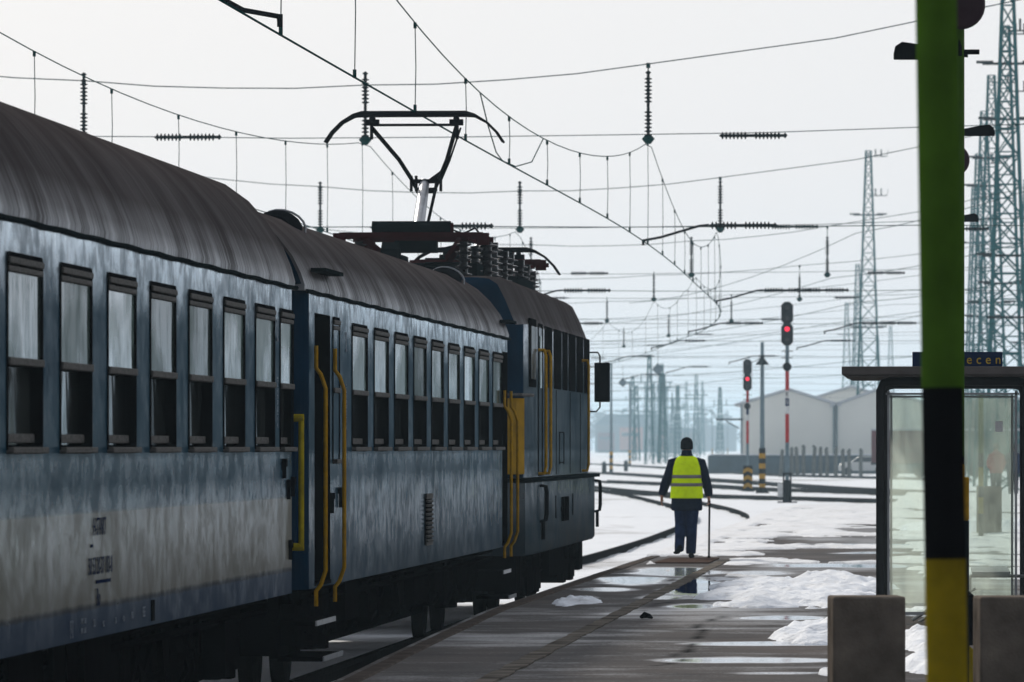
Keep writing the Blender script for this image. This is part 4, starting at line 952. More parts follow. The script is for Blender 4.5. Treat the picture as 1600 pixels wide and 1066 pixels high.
def tower(x, s, label, me=LAT, H=22.5, rz=0, arms=True):
    t = thing('lattice_tower', label, 'lattice tower', (x, s, -.6), rz, 'steel lattice towers of the rail yard')
    place('lattice', me, t, (0, 0, 0))
    if arms:
        place('bracket_arm', BRK, t, (0, 0, H-.4)); place('lamp_arm', FLOOD, t, (0, 0, H*.80)); place('bracket_arm', BRK, t, (0, 0, H*.86)); place('lamp_arm', FLOOD, t, (0, .3, H*.45))
        mb = MB(); mb.box((0, 0, 0), (.9, .9, .08)); obj('work_platform', mb, M['tower'], t, loc=(0, 0, H*.27))
    return t
tower(2.75, 282, 'tallest lattice tower, at the right edge behind the striped post')
tower(2.75, 374, 'second lattice tower of the right row, half hidden by the tallest')
tower(2.6, 414, 'third lattice tower of the right row, leftmost beside the post')
tower(3.1, 330, 'lattice tower standing close behind the tallest one')
_t = tower(-6.45, 612, 'slender lattice tower standing alone left of the striped post'); _t.scale = (1.27, 1.27, 1.275)
tower(2.6, 474, 'fourth lattice tower of the right row, mostly hidden by those in front'); tower(2.6, 530, 'last lattice tower of the right row, palest beside the post')
tower(6.5, 520, 'lattice tower at the extreme right edge of the view')
for i, (x, s) in enumerate(((-13.2, 963), (-8.4, 1150), (-11.5, 1250), (-9.2, 760), (-10.8, 900))): tower(x, s, ['faint lattice tower left of the slender one', 'faint lattice tower right of the slender one', 'faint lattice tower in the haze just above the shelter roof', 'faint tower close behind the slender tower', 'palest tower directly behind the slender tower'][i], arms=(i == 0))
for k, s in enumerate(SP[:4]): tower(9.3, s, ['span tower standing beside the near platform', 'span tower beside the shelter', 'span tower beside the platform end', 'span tower beyond the platform end'][k])
ORD = ['leftmost', 'second', 'third', 'fourth', 'fifth', 'sixth', 'seventh', 'eighth', 'ninth', 'tenth', 'eleventh', 'twelfth', 'thirteenth', 'fourteenth', 'fifteenth', 'sixteenth', 'seventeenth', 'eighteenth', 'nineteenth', 'rightmost']
for i, mpx in enumerate(sorted([random.uniform(985, 1100) for _ in range(8)]+[random.uniform(940, 1150) for _ in range(6)]+[random.uniform(1010, 1085) for _ in range(6)])):
    s = random.uniform(800, 2200); l = (1470-mpx)*s/F
    t = tower(-l, s, ORD[i]+(' from the left' if 0 < i < 19 else '')+' of the distant pale lattice masts in the haze above the man', LAT2, 12, random.uniform(0, .6), False); t.name = 'yard_mast'; t['group'] = 'far masts in the haze'; t['category'] = 'mast'
    t.scale = (1.3, 1.3, random.uniform(.9, 1.2)*max(1, s/1300))
    mb = MB(); mb.bar((-random.uniform(.5, 4), 0, 0), (random.uniform(.5, 4), 0, 0), .12); [mb.bar((a, 0, 0), (a, 0, random.uniform(.4, 1.1)), .08) for a in (-.8, .1, .9)]
    obj('cross_arm', mb, M['tower'], t, loc=(0, 0, random.uniform(6, 11)))
for lab, px, py, d, sz in (('grey diamond board hanging on the wires above the man', 1028, 577, 474, .40), ('small grey diamond board right of the locomotive mirror', 973, 598, 560, .36)):
    c = P(px, py, d); mb = MB(); mb.box((0, 0, 0), (sz*1.5, .05, sz*1.5), M=Matrix.Rotation(R(40), 3, 'Y')); t = tag(obj('hanging_board', mb, M['pole'], loc=c), lab, 'sign')
    mb = MB(); mb.tube([(0, 0, sz*.8), (0, 0, sz*4)], .015, 4); obj('hanger', mb, M['wire'], t)

# ================================================================== SIGNALS, POLES
def signal(label, x, s, H, k=1.0, text=None):
    t = thing('rail_signal', label, 'rail signal', (x, s, -.52), 0, 'red signals standing between the tracks')
    mb = MB(); segs = [(0, .9, M['black']), (.9, 2.35, M['pole']), (2.35, 3.45, M['sigred']), (3.45, 3.75, M['white']), (3.75, 4.05, M['navy']), (4.05, 4.35, M['white']), (4.35, 5.35, M['sigred']), (5.35, H-1.55*k, M['pole'])]
    mats = [M['black'], M['pole'], M['sigred'], M['white'], M['navy']]
    for a, b, m_ in segs:
        mb.mat(mats.index(m_)); r_ = .12 if a < .5 else .075
        mb.lathe([(r_*k, a), (r_*k, b)], 12)
    mb.mat(0); mb.box((0, 0, .04), (.75, .5, .08)); mb.box((-.14, 0, .6), (.06, .06, 1.1)); mb.box((.14, 0, .6), (.06, .06, 1.1)); mb.box((0, 0, 1.15), (.36, .2, .06))
    obj('mast', mb, mats, t, smooth=True)
    for zc in (H-1.3*k, H-.48*k):
        w_, h_ = .46*k, .86*k; c = .13*k
        o8 = [(-w_/2, -h_/2+c), (-w_/2+c, -h_/2), (w_/2-c, -h_/2), (w_/2, -h_/2+c), (w_/2, h_/2-c), (w_/2-c, h_/2), (-w_/2+c, h_/2), (-w_/2, h_/2-c)]
        mb = MB(); mb.add([(a, -.16, zc+b) for a, b in o8]+[(a, -.10, zc+b) for a, b in o8], [tuple(range(8)), tuple(range(8, 16))]+[(i, (i+1) % 8, 8+(i+1) % 8, 8+i) for i in range(8)]); mb.box((0, -.02, zc), (.3*k, .2, .7*k))
        hd = obj('signal_head', mb, M['blackp'], t)
        for j, dz in enumerate((.2*k, -.2*k)):
            mb = MB(); mb.lathe([(.09*k, -.175), (.09*k, -.165)], 16, (0, 0, zc+dz), 'Y'); obj('lamp_lens', mb, M['redlamp'] if (zc < H-k and j == 0) else M['lens_off'], hd)
            mb = MB(); ar = [(.115*k*math.cos(R(a)), .115*k*math.sin(R(a))) for a in range(-10, 191, 20)]; m_ = len(ar)
            mb.add([(a, -.16, zc+dz+b) for a, b in ar]+[(a, -.36, zc+dz+b) for a, b in ar], [(i, i+1, m_+i+1, m_+i) for i in range(m_-1)]); obj('lamp_hood', mb, M['blackp'], hd)
    mb = MB(); mb.lathe([(.14*k, -.28), (.17*k, -.26), (.17*k, -.06), (.12*k, -.02)], 16, (0, 0, H-2.55*k), 'Y'); obj('lower_lamp', mb, M['blackp'], t)
    mb = MB(); mb.bar((-.22, -.05, H-1.95*k), (.22, -.05, H-1.95*k), .03); mb.bar((-.22, -.05, H-2.2*k), (.22, -.05, H-2.2*k), .03); mb.bar((-.3*k, -.05, H-.9*k), (.3*k, -.05, H-.9*k), .03); obj('rung', mb, M['black'], t)
    if text:
        for j, ch in enumerate(text): text_obj('mast_lettering', ch, .24, M['black'] if j != 1 else M['white'], t, (0, -.085, 4.2-.3*j*1.0), (R(90), 0, 0), sx=.8)
    return t
b = G(1230, 787, -.52); signal('taller nearer signal with red and white mast and red light lit', b.x, b.y, (787-470)*(b-Vector((0, 0, CH))).length/F, 1.0, 'K5')
b = G(1168, 768, -.52); signal('smaller farther signal with red light lit, left of the lamp pole', b.x, b.y, (768-560)*b.y/F, .92)
def chevron_base(parent, w, h, label=None):
    mb = MB()
    n = 7
    for k in range(n):
        mb.mat(k % 2); z0, z1 = h*k/n, h*(k+1)/n
        for s_ in (-1, 1):
            a = [(0, -.13, min(h, z0+h/n*.6)), (s_*w/2, -.13, z0), (s_*w/2, -.13, z1), (0, -.13, min(h, z1+h/n*.6))]
            mb.add(a+[(x, .0, z) for x, y, z in a], [(0, 1, 2, 3), (4, 5, 6, 7), (1, 2, 6, 5), (0, 3, 7, 4)])
    return obj('striped_guard', mb, [M['blackp'], M['yellow']], parent)
b = G(1169, 769, -.52); t = thing('striped_bollard', 'yellow and black striped guard board at the foot of the smaller signal', 'bollard', (b.x, b.y-.5, -.55)); chevron_base(t, .44, 1.3)
mb = MB(); mb.box((0, .05, .08), (.6, .5, .16)); obj('base', mb, M['dark'], t)
b = G(1191, 772, -.52); s_ = b.y; H = (772-535)*s_/F
t = thing('lamp_pole', 'thin pole with conical lamp and yellow black striped foot between the signals', 'lamp pole', (b.x, s_, -.52))
mb = MB(); mb.lathe([(.13, 2.1), (.11, 2.2), (.08, H)], 12); obj('pole', mb, M['pole'], t, smooth=True)
mb = MB()
for k in range(9): mb.mat(k % 2); mb.lathe([(.15, k*.235+.0), (.15, (k+1)*.235)], 12)
mb.mat(0); mb.lathe([(.35, -.05), (.3, .1), (.16, .3)], 12); obj('striped_foot', mb, [M['blackp'], M['yellow']], t)
mb = MB(); mb.lathe([(.30, H-1.05), (.28, H-.98), (.10, H-.75), (.09, H-.6)], 14); mb.bar((-.5, 0, H-.95), (0, 0, H-.7), .03); obj('lamp_shade', mb, M['dark'], t)
b = G(1222, 782, -.52); t = thing('track_box', 'small white and orange box beside the taller signal', 'equipment box', (b.x, b.y, -.52))
mb = MB(); mb.box((-.05, 0, .35), (.26, .25, .7)); obj('post', mb, M['white'], t, bevel=.02); mb = MB(); mb.box((.16, 0, .5), (.14, .2, .35)); obj('orange_cap', mb, M['orange'], t)
for lab, px, py in (('dark squat trackside box nearest the locomotive front', 944, 741), ('dark squat trackside box in the haze left of the man', 978, 737)):
    b = G(px, py, -.52); t = thing('point_machine', lab, 'equipment box', (b.x, b.y, -.55)); mb = MB(); mb.box((0, 0, .45), (.35, .4, .9)); obj('cabinet', mb, M['dark'], t, bevel=.04); mb = MB(); mb.lathe([(.14, .9), (.14, 1.0), (.05, 1.05)], 10); obj('lid', mb, M['pole'], t)
for lab, px, py, hh in (('thin pale pole with yellow striped foot right of the locomotive', 955, 738, 170), ('thin pole in the haze at the man’s left'.replace('’', ''), 984, 728, 130), ('thin dark pole directly above the man', 1030, 722, 150), ('thin pole left of the warehouse', 1113, 716, 75), ('second thin pole left of the warehouse, shorter', 1137, 712, 70)):
    b = G(px, py, -.52); H = hh*b.y/F; t = thing('yard_pole', lab, 'pole', (b.x, b.y, -.55)); mb = MB(); mb.lathe([(.12, 0), (.09, H)], 8); obj('pole', mb, M['pole'], t)
    mb = MB()
    for k in range(6): mb.mat(k % 2); mb.lathe([(.15, k*.3), (.15, k*.3+.3)], 8)
    obj('striped_foot', mb, [M['blackp'], M['yellow']], t); mb = MB(); mb.bar((-.5, 0, H-.1), (.1, 0, H), .08); mb.box((-.55, 0, H-.12), (.4, .25, .1)); obj('lamp_head', mb, M['dark'], t)

# platform post row
def round_part(parent, x, z, r, y=0):
    mb = MB(); mb.lathe([(.03, -.16), (r*.92, -.15), (r, -.13), (r, -.03), (r*.85, .05), (r*.4, .12), (.04, .14)], 26, (x, y, z), 'Y'); o = obj('loudspeaker', mb, M['lens_off'], parent, smooth=True)
    return o
M['maroon_d'] = plain('dark_maroon_enamel', (.045, .025, .032), .3)
def lamp_head(parent, x0, x1, z):
    sg = 1 if x1 > x0 else -1
    mb = MB(); L_ = abs(x1-x0); rg = []
    for u, w, h in ((0, .05, .05), (.12, .10, .07), (.5, .14, .10), (.85, .14, .12), (.97, .11, .09), (1, .05, .04)):
        x = x0+(x1-x0)*u; rg.append([(x, -w/2, z), (x, -w/2*.8, z+h), (x, w/2*.8, z+h), (x, w/2, z)])
    mb.loft(rg); mb.tube([(x0, 0, z+.03), (x0-sg*.12, 0, z+.03)], .02, 6)
    return obj('lamp_head', mb, M['black'], parent, smooth=False)
def post(label, x, s, r, bands, top, lean=0.0, disc=None, lamps=(), foot=0):
    t = thing('platform_post', label, 'post', (x, s, 0), 0, 'row of painted platform posts'); t.rotation_euler = (0, lean, 0)
    mats = [M['green'], M['blackp'], M['postyellow']]; mb = MB()
    for a, b_, m_ in bands: mb.mat(m_); q_ = .11 if (foot and b_ <= foot) else r; mb.lathe([(q_*.6, a), (q_, a+.002), (q_, b_-.03), (q_*.7, b_)] if q_ > r else [(r, a), (r, b_)], 24)
    mb.mat(0); mb.lathe([(r, top), (r*.6, top+.04)], 24)
    obj('pole', mb, mats, t, smooth=True)
    if disc: round_part(t, disc[0], disc[1], disc[2], -.08).data.materials[0] = M['maroon_d']
    for l in lamps: lamp_head(t, *l)
    return t
M['postyellow'] = plain('weathered_yellow', (.24, .18, .006), .7, 0, .45, 5)
post('nearest platform post, broad and blurred, green above black above yellow', .035, 22, .066, [(0, .3, 1), (.3, .83, 1), (.83, 1.31, 2), (1.31, 1.86, 1), (1.86, 7.5, 0)], 7.5, lean=-R(.93))
def rpost(label, s, bands, lamps, x=.12, top=5.3): post(label, x, s, .045, bands, top, disc=(.02, 4.75, .17), lamps=lamps, foot=.67)
bb = [(0, .28, 2), (.28, .66, 1), (.66, 1.1, 2), (1.1, 1.6, 1), (1.6, 5.3, 0)]
rpost('second platform post in the row, lamp head reaching to the left', 48, bb, [(-.05, -.45, 4.38), (.03, .0, 4.4)])
rpost('third platform post in the row, lamp head reaching to the right', 74, [(0, .40, 1), (.4, .73, 2), (.73, 1.2, 1), (1.2, 1.7, 2), (1.7, 5.3, 0)], [(.05, .46, 5.02)])
rpost('fourth platform post in the row, small lamp head to the right', 98, bb, [(.05, .42, 4.88)])
for k, s in enumerate((122, 146, 170)): rpost(['fifth platform post, its disc showing small beside the near post', 'sixth platform post, its disc tiny', 'last platform post of the row, disc tiniest'][k], s, bb, [])
t = post('slim post with yellow bands seen through the shelter glass', (1532-1470)/85, 125, .045, [(0, .45, 1), (.45, .75, 2), (.75, .95, 1), (.95, 1.3, 2), (1.3, 1.55, 1), (1.55, 2.6, 0)], 2.6)
b = P(1509, 745, 46.5); t = thing('ticket_box', 'small orange box beside the second platform post', 'box', (.16, 47.4, 0))
mb = MB(); mb.box((.0, 0, 1.31), (.07, .16, .30)); mb.box((-.02, 0, 1.50), (.05, .1, .1)); obj('case', mb, M['yellow'], t, bevel=.012); mb = MB(); mb.box((0, .0, .58), (.07, .07, 1.16)); obj('stand', mb, M['dark'], t)

# ------------------------------------------------------------------ concrete blocks
def cblock(label, x0, x1, s, h, rz=R(5.5)):
    mb = MB(); w = x1-x0; mb.box((0, 0, h/2-.02), (w, .44, h+.04)); t = tag(obj('concrete_block', mb, M['concrete'], loc=((x0+x1)/2, s+.2, 0), rot=(0, 0, rz), bevel=.014), label, 'concrete block', 'square concrete blocks on the platform')
cblock('concrete block left of the striped post, front left in the row', -.648, -.225, 40, .795)
cblock('concrete block at the bottom right corner of the view', .208, .64, 40, .795)
cblock('small far concrete block seen through the shelter glass', (1527-1470)/82, (1563-1470)/82, 130, .92)

# ------------------------------------------------------------------ shelter
sh = thing('platform_shelter', 'glass and dark steel waiting shelter with flat roof', 'shelter', (-.57, 65, 0)); D = 3.6; W = 1.42
mb = MB(); mb.box((.70, D/2, 2.388), (2.13, D+.5, .078)); mb.box((.70, D/2, 2.34), (2.05, D+.44, .02)); obj('roof', mb, M['roofedge'], sh, bevel=.008)
for y in (0, D):
    mb = MB(); r_ = .045
    for x in (0, W-.10, W):
        pass
    mb.tube([(0, y, 0), (0, y, 2.20), (.03, y, 2.27), (.10, y, 2.29), (W-.12, y, 2.29), (W-.05, y, 2.27), (W-.02, y, 2.20), (W-.02, y, 0)], .045, 10); obj('portal_frame', mb, M['frame'], sh, smooth=True)
    mb = MB(); mb.box((.075, y-.01, 1.15), (.022, .03, 2.1)); mb.box((W-.14, y-.01, 1.15), (.022, .03, 2.1)); mb.box((W/2-.03, y-.01, 2.17), (W-.16, .03, .02)); mb.box((W/2-.03, y-.01, .09), (W-.16, .03, .03)); obj('glazing_bar', mb, M['silver'], sh)
    mb = MB(); mb.box((W/2-.03, y-.01, 1.13), (W-.19, .008, 2.06)); obj('end_pane', mb, M['glass'], sh)
mb = MB()
for y in (D/3, 2*D/3): mb.tube([(W-.02, y, 0), (W-.02, y, 2.3)], .03, 8)
obj('back_post', mb, M['frame'], sh)
for k in range(3): mb = MB(); mb.box((W-.02, D/6+k*D/3, 1.2), (.008, D/3-.12, 1.9)); obj('back_pane', mb, M['glass'], sh)
mb = MB(); mb.tube([(.85, .25, .44), (W-.06, .25, .44)], .018, 6); mb.tube([(.85, .25, .44), (.85, .25, .2), (W-.06, .25, .02)], .014, 6); mb.box((1.05, D/2, .46), (.36, D-.6, .035)); mb.tube([(.30, .3, .02), (.85, .3, .36)], .02, 6); mb.tube([(.36, .3, .0), (.9, .3, .32)], .015, 6); obj('bench', mb, M['silver'], sh)
mb = MB(); mb.box((W-.30, -.02, 1.86), (.07, .004, .10)); obj('torn_sticker', mb, M['white'], sh)
sg = thing('station_sign', 'navy station name sign with yellow letters above the shelter roof', 'sign', (-.6+.76, 66.4, 2.427))
mb = MB(); mb.box((0, 0, .075), (.87, .03, .17)); obj('board', mb, M['navy'], sg, bevel=.004)
text_obj('lettering', 'D e b r e c e n', .125, M['signyellow'], sg, (.055, -.019, .082), (R(90), 0, 0), sx=.93).data.name = 'lettering'
mb = MB(); mb.box((-.3, 0, -.012), (.03, .03, .03)); mb.box((.3, 0, -.012), (.03, .03, .03)); obj('foot', mb, M['dark'], sg)

# ================================================================== PEOPLE
def ell(c, rx, ry, n=20, tilt=0, az=0, sq=2.2):
    out = []
    for k in range(n):
        a = 2*math.pi*k/n; ca, sa = math.cos(a), math.sin(a)
        x = rx*math.copysign(abs(ca)**(2/sq), ca); y = ry*math.copysign(abs(sa)**(2/sq), sa)
        out.append(Vector((x*math.cos(az)-y*math.sin(az), x*math.sin(az)+y*math.cos(az), y*tilt))+Vector(c))
    return out
def limb(mb, pts, n=14):
    """pts: (point, radius) -> rings perpendicular to the path"""
    ps = [Vector(p) for p, r in pts]; rg = []
    for i, (p, r) in enumerate(pts):
        t_ = (ps[min(i+1, len(ps)-1)]-ps[max(i-1, 0)]).normalized(); a = t_.cross(Vector((0, 1, 0)))
        if a.length < .2: a = t_.cross(Vector((1, 0, 0)))
        a.normalize(); b_ = t_.cross(a).normalized(); rg.append([ps[i]+a*r*math.cos(2*math.pi*k/n)+b_*r*math.sin(2*math.pi*k/n) for k in range(n)])
    mb.loft(rg)
def remesh(o, v=.012, sm=3):
    m_ = o.modifiers.new('remesh', 'REMESH'); m_.mode = 'VOXEL'; m_.voxel_size = v; m_.use_smooth_shade = True
    s_ = o.modifiers.new('smooth', 'SMOOTH'); s_.factor = .5; s_.iterations = sm
def skin_body(parent, name, verts, edges, mat, sub=1):
    me = bpy.data.meshes.new(name); me.from_pydata([v[0] for v in verts], edges, []); me.materials.append(mat)
    o = bpy.data.objects.new(name, me); COL.objects.link(o); o.parent = parent
    m_ = o.modifiers.new('skin', 'SKIN'); m_.use_smooth_shade = True
    for d, v in zip(me.skin_vertices[0].data, verts): d.radius = v[1] if isinstance(v[1], tuple) else (v[1], v[1])
    me.skin_vertices[0].data[0].use_root = True
    s_ = o.modifiers.new('sub', 'SUBSURF'); s_.levels = sub; s_.render_levels = sub
    return o
b = G(1073, 874); man = thing('person', 'man walking away with a cane in a bright yellow vest and black knit hat', 'person', (b.x, b.y, .02), PSI*.4)
HL = Vector((-.37, .04, .92)); HR = Vector((.325, .10, .90))      # wrists
V = [((0, 0, .96), (.13, .09)), ((0, 0, 1.15), (.13, .09)), ((0, .0, 1.36), (.15, .10)), ((0, -.01, 1.50), (.065, .065)), ((0, .005, 1.56), (.056, .06)), ((0, .02, 1.62), (.068, .082)), ((0, .02, 1.69), (.072, .09)), ((0, .01, 1.75), (.05, .06)),
     ((-.19, 0, 1.43), .05), ((-.30, -.02, 1.17), .038), (tuple(HL), .026), ((.19, 0, 1.43), .05), ((.28, -.01, 1.16), .038), (tuple(HR), .026),
     ((-.09, 0, .90), .08), ((-.095, .06, .52), .055), ((-.11, -.11, .14), .038), ((.09, 0, .90), .08), ((.08, .02, .50), .055), ((.07, .03, .09), .038)]
E = [(0, 1), (1, 2), (2, 3), (3, 4), (4, 5), (5, 6), (6, 7), (2, 8), (8, 9), (9, 10), (2, 11), (11, 12), (12, 13), (0, 14), (14, 15), (15, 16), (0, 17), (17, 18), (18, 19)]
def hand(V, E, wi, W_, dirn, side, grip):
    i0 = len(V); pc = W_+dirn*.055; V.append((tuple(pc), (.030, .018))); E.append((wi, i0))
    for f in range(4):
        off = Vector((0, 1, 0))*(f-1.5)*.021; L_ = (.036, .042, .040, .032)[f]
        a = pc+dirn*.035+off; c1 = a+dirn*L_*(.55 if grip else .9)+Vector((side*.018 if grip else side*.006, 0, 0)); c2 = c1+dirn*L_*(.1 if grip else .7)+Vector((side*.03 if grip else side*.014, 0, 0))
        n0 = len(V); V += [(tuple(a), .0092), (tuple(c1), .0085), (tuple(c2), .0072)]; E += [(i0, n0), (n0, n0+1), (n0+1, n0+2)]
    n0 = len(V); a = pc+Vector((side*.012, .035, 0)); V += [(tuple(a), .011), (tuple(a+dirn*.03+Vector((side*.015, .018, 0))), .009)]; E += [(i0, n0), (n0, n0+1)]
hand(V, E, 10, HL, Vector((-.05, .12, -1)).normalized(), 1, False); hand(V, E, 13, HR, Vector((.12, .15, -.95)).normalized(), -1, True)
n0 = len(V); V += [((0, .115, 1.655), .012), ((0, .10, 1.625), .012)]; E += [(6, n0), (n0, n0+1)]         # nose and mouth
V += [((-.082, .015, 1.655), .012), ((.082, .015, 1.655), .012)]; E += [(6, n0+2), (6, n0+3)]               # ears
skin_body(man, 'body', V, E, M['skin'], 1)
mb = MB()
for c in ((-.03, .105, 1.675), (.03, .105, 1.675)): mb.lathe([(.002, -.012), (.011, 0), (.002, .012)], 8, c)
obj('eye', mb, M['blackp'], man)
# hat
mb = MB(); mb.loft([ell((0, .015, z), rx, ry, 24) for z, rx, ry in ((1.605, .086, .100), (1.635, .093, .108), (1.69, .091, .106), (1.72, .089, .104), (1.75, .078, .09), (1.775, .055, .062), (1.79, .02, .022))])
ht = obj('knit_hat', mb, M['knit'], man, smooth=True)
# jacket
mb = MB()
mb.loft([ell((0, y, z), rx, ry, 28) for z, y, rx, ry in ((.70, 0, .225, .15), (.73, 0, .235, .16), (.85, 0, .228, .16), (1.0, 0, .215, .155), (1.15, 0, .215, .155), (1.30, 0, .225, .155), (1.40, 0, .22, .145), (1.46, -.005, .175, .12), (1.50, -.01, .095, .085), (1.56, -.01, .078, .082), (1.60, -.005, .074, .078))])
limb(mb, [((-.15, 0, 1.40), .095), ((-.205, 0, 1.40), .092), ((-.235, -.01, 1.30), .082), ((-.275, -.02, 1.20), .076), ((-.31, -.01, 1.12), .074), ((-.34, .02, 1.02), .068), ((-.362, .035, .955), .064), ((-.368, .04, .935), .050)])
limb(mb, [((.15, 0, 1.40), .095), ((.205, 0, 1.40), .092), ((.235, -.01, 1.30), .082), ((.265, -.015, 1.20), .078), ((.29, .01, 1.12), .074), ((.315, .06, 1.02), .068), ((.325, .09, .95), .064), ((.325, .1, .925), .050)])
jk = obj('jacket', mb, M['fabric_navy'], man); remesh(jk)
# vest: wraps the torso, sleeveless with shoulder straps
mb = MB(); rows = ((.885, .240, .175), (.90, .238, .176), (.98, .232, .172), (1.06, .226, .170), (1.15, .224, .168), (1.24, .226, .168), (1.31, .224, .165), (1.37, .212, .160), (1.42, .200, .152), (1.455, .178, .135), (1.487, .135, .110), (1.505, .10, .098))
mb.loft([ell((.0, -.002, z), rx*(1+.012*math.sin(z*60)), ry, 36) for z, rx, ry in rows], cap=False)
vs_ = obj('safety_vest', mb, M['hivis'], man, smooth=True); sdf = vs_.modifiers.new('solid', 'SOLIDIFY'); sdf.thickness = .006; sdf.offset = 1
for z in (1.085, 1.205):
    mb = MB(); mb.loft([ell((0, -.002, z+dz), .2335, .1765, 36) for dz in (-.024, .024)], cap=False); tp = obj('reflective_band', mb, M['reflect'], vs_, smooth=True); m_ = tp.modifiers.new('solid', 'SOLIDIFY'); m_.thickness = .004; m_.offset = 1
# trousers
mb = MB(); mb.loft([ell((0, 0, z), rx, ry, 24) for z, rx, ry in ((.99, .17, .125), (.90, .18, .135), (.82, .175, .13), (.78, .16, .12))])
limb(mb, [((-.085, 0, .86), .11), ((-.092, .03, .70), .098), ((-.095, .06, .52), .082), ((-.10, -.02, .32), .076), ((-.108, -.10, .16), .074), ((-.11, -.12, .11), .070)])
limb(mb, [((.085, 0, .86), .11), ((.085, .01, .70), .098), ((.075, .02, .50), .084), ((.07, .02, .30), .079), ((.062, .03, .12), .077), ((.062, .03, .06), .072)])
tr = obj('trousers', mb, M['trousers'], man); remesh(tr, .011)
for cx_, cy_, cz_, az, pit in ((-.118, -.14, .055, .30, .5), (.066, .03, .0, -.05, 0)):
    mb = MB(); rg = []
    for u, w, h_ in ((-.10, .026, .05), (-.085, .036, .075), (-.03, .040, .085), (.03, .042, .07), (.09, .048, .055), (.14, .042, .045), (.165, .022, .03)):
        rg.append([(w*math.cos(R(a)), u, max(0, .5*h_+.5*h_*math.sin(R(a)))*1.0+(max(0, .05-u)*pit)) for a in range(0, 360, 30)])
    mb.loft(rg); obj('shoe', mb, M['leather'], man, loc=(cx_, cy_, cz_), rot=(0, 0, az), smooth=True)
cn = thing('walking_cane', 'dark straight walking cane held in the man’s right hand'.replace('’', ''), 'cane', (b.x+.325, b.y+.13, .0))
mb = MB(); mb.tube([(0, 0, .03), (.004, 0, .5), (.01, -.01, .86)], .015, 8); obj('shaft', mb, M['black'], cn); mb = MB(); mb.lathe([(.024, .0), (.022, .04), (.012, .06)], 10); obj('tip', mb, M['rubber'], cn)
mb = MB(); mb.tube([(.01, -.05, .845), (.01, -.02, .868), (.01, .03, .87), (.01, .07, .855)], .013, 8); obj('handle', mb, M['leather'], cn)

def small_person(label, x, s, jmat, hair):
    t = thing('person', label, 'person', (x, s, 0), R(20))
    V = [((0, 0, .95), (.14, .10)), ((0, 0, 1.2), (.15, .1)), ((0, 0, 1.42), (.16, .1)), ((0, 0, 1.5), .055), ((0, .01, 1.62), (.075, .09)), ((0, .01, 1.72), (.05, .06)), ((-.2, 0, 1.4), .05), ((-.27, 0, 1.1), .04), ((-.2, .12, .95), .03), ((.2, 0, 1.4), .05), ((.27, 0, 1.1), .04), ((.24, .08, .88), .03), ((-.1, 0, .88), .085), ((-.1, .02, .5), .06), ((-.1, 0, .06), .045), ((.1, 0, .88), .085), ((.1, .02, .5), .06), ((.1, 0, .06), .045)]
    E = [(0, 1), (1, 2), (2, 3), (3, 4), (4, 5), (2, 6), (6, 7), (7, 8), (2, 9), (9, 10), (10, 11), (0, 12), (12, 13), (13, 14), (0, 15), (15, 16), (16, 17)]
    skin_body(t, 'body', V, E, M['skin'], 1)
    mb = MB(); mb.loft([ell((0, 0, z), rx, ry, 20) for z, rx, ry in ((.78, .23, .17), (1.0, .22, .16), (1.2, .23, .17), (1.4, .23, .16), (1.5, .1, .09), (1.54, .08, .08))])
    limb(mb, [((-.17, 0, 1.4), .09), ((-.28, 0, 1.12), .075), ((-.21, .12, .97), .06)]); limb(mb, [((.17, 0, 1.4), .09), ((.28, 0, 1.12), .075), ((.24, .08, .9), .06)]); j = obj('jacket', mb, jmat, t); remesh(j, .02)
    mb = MB(); limb(mb, [((-.09, 0, .9), .12), ((-.1, .02, .5), .09), ((-.1, 0, .07), .07)]); limb(mb, [((.09, 0, .9), .12), ((.1, .02, .5), .09), ((.1, 0, .07), .07)]); obj('trousers', mb, M['fabric_navy'], t, smooth=True)
    mb = MB(); mb.loft([ell((0, -.01, z), r_, r_*1.15, 16) for z, r_ in ((1.58, .07), (1.62, .092), (1.70, .094), (1.76, .07), (1.785, .02))]); obj('hair', mb, hair, t, smooth=True)
small_person('person in a red jacket seen through the shelter glass', (1556-1470)/46, 232, M['redcloth'], M['knit'])
small_person('person in dark blue clothes beside the one in red', (1583-1470)/46, 233, M['trousers'], M['knit'])

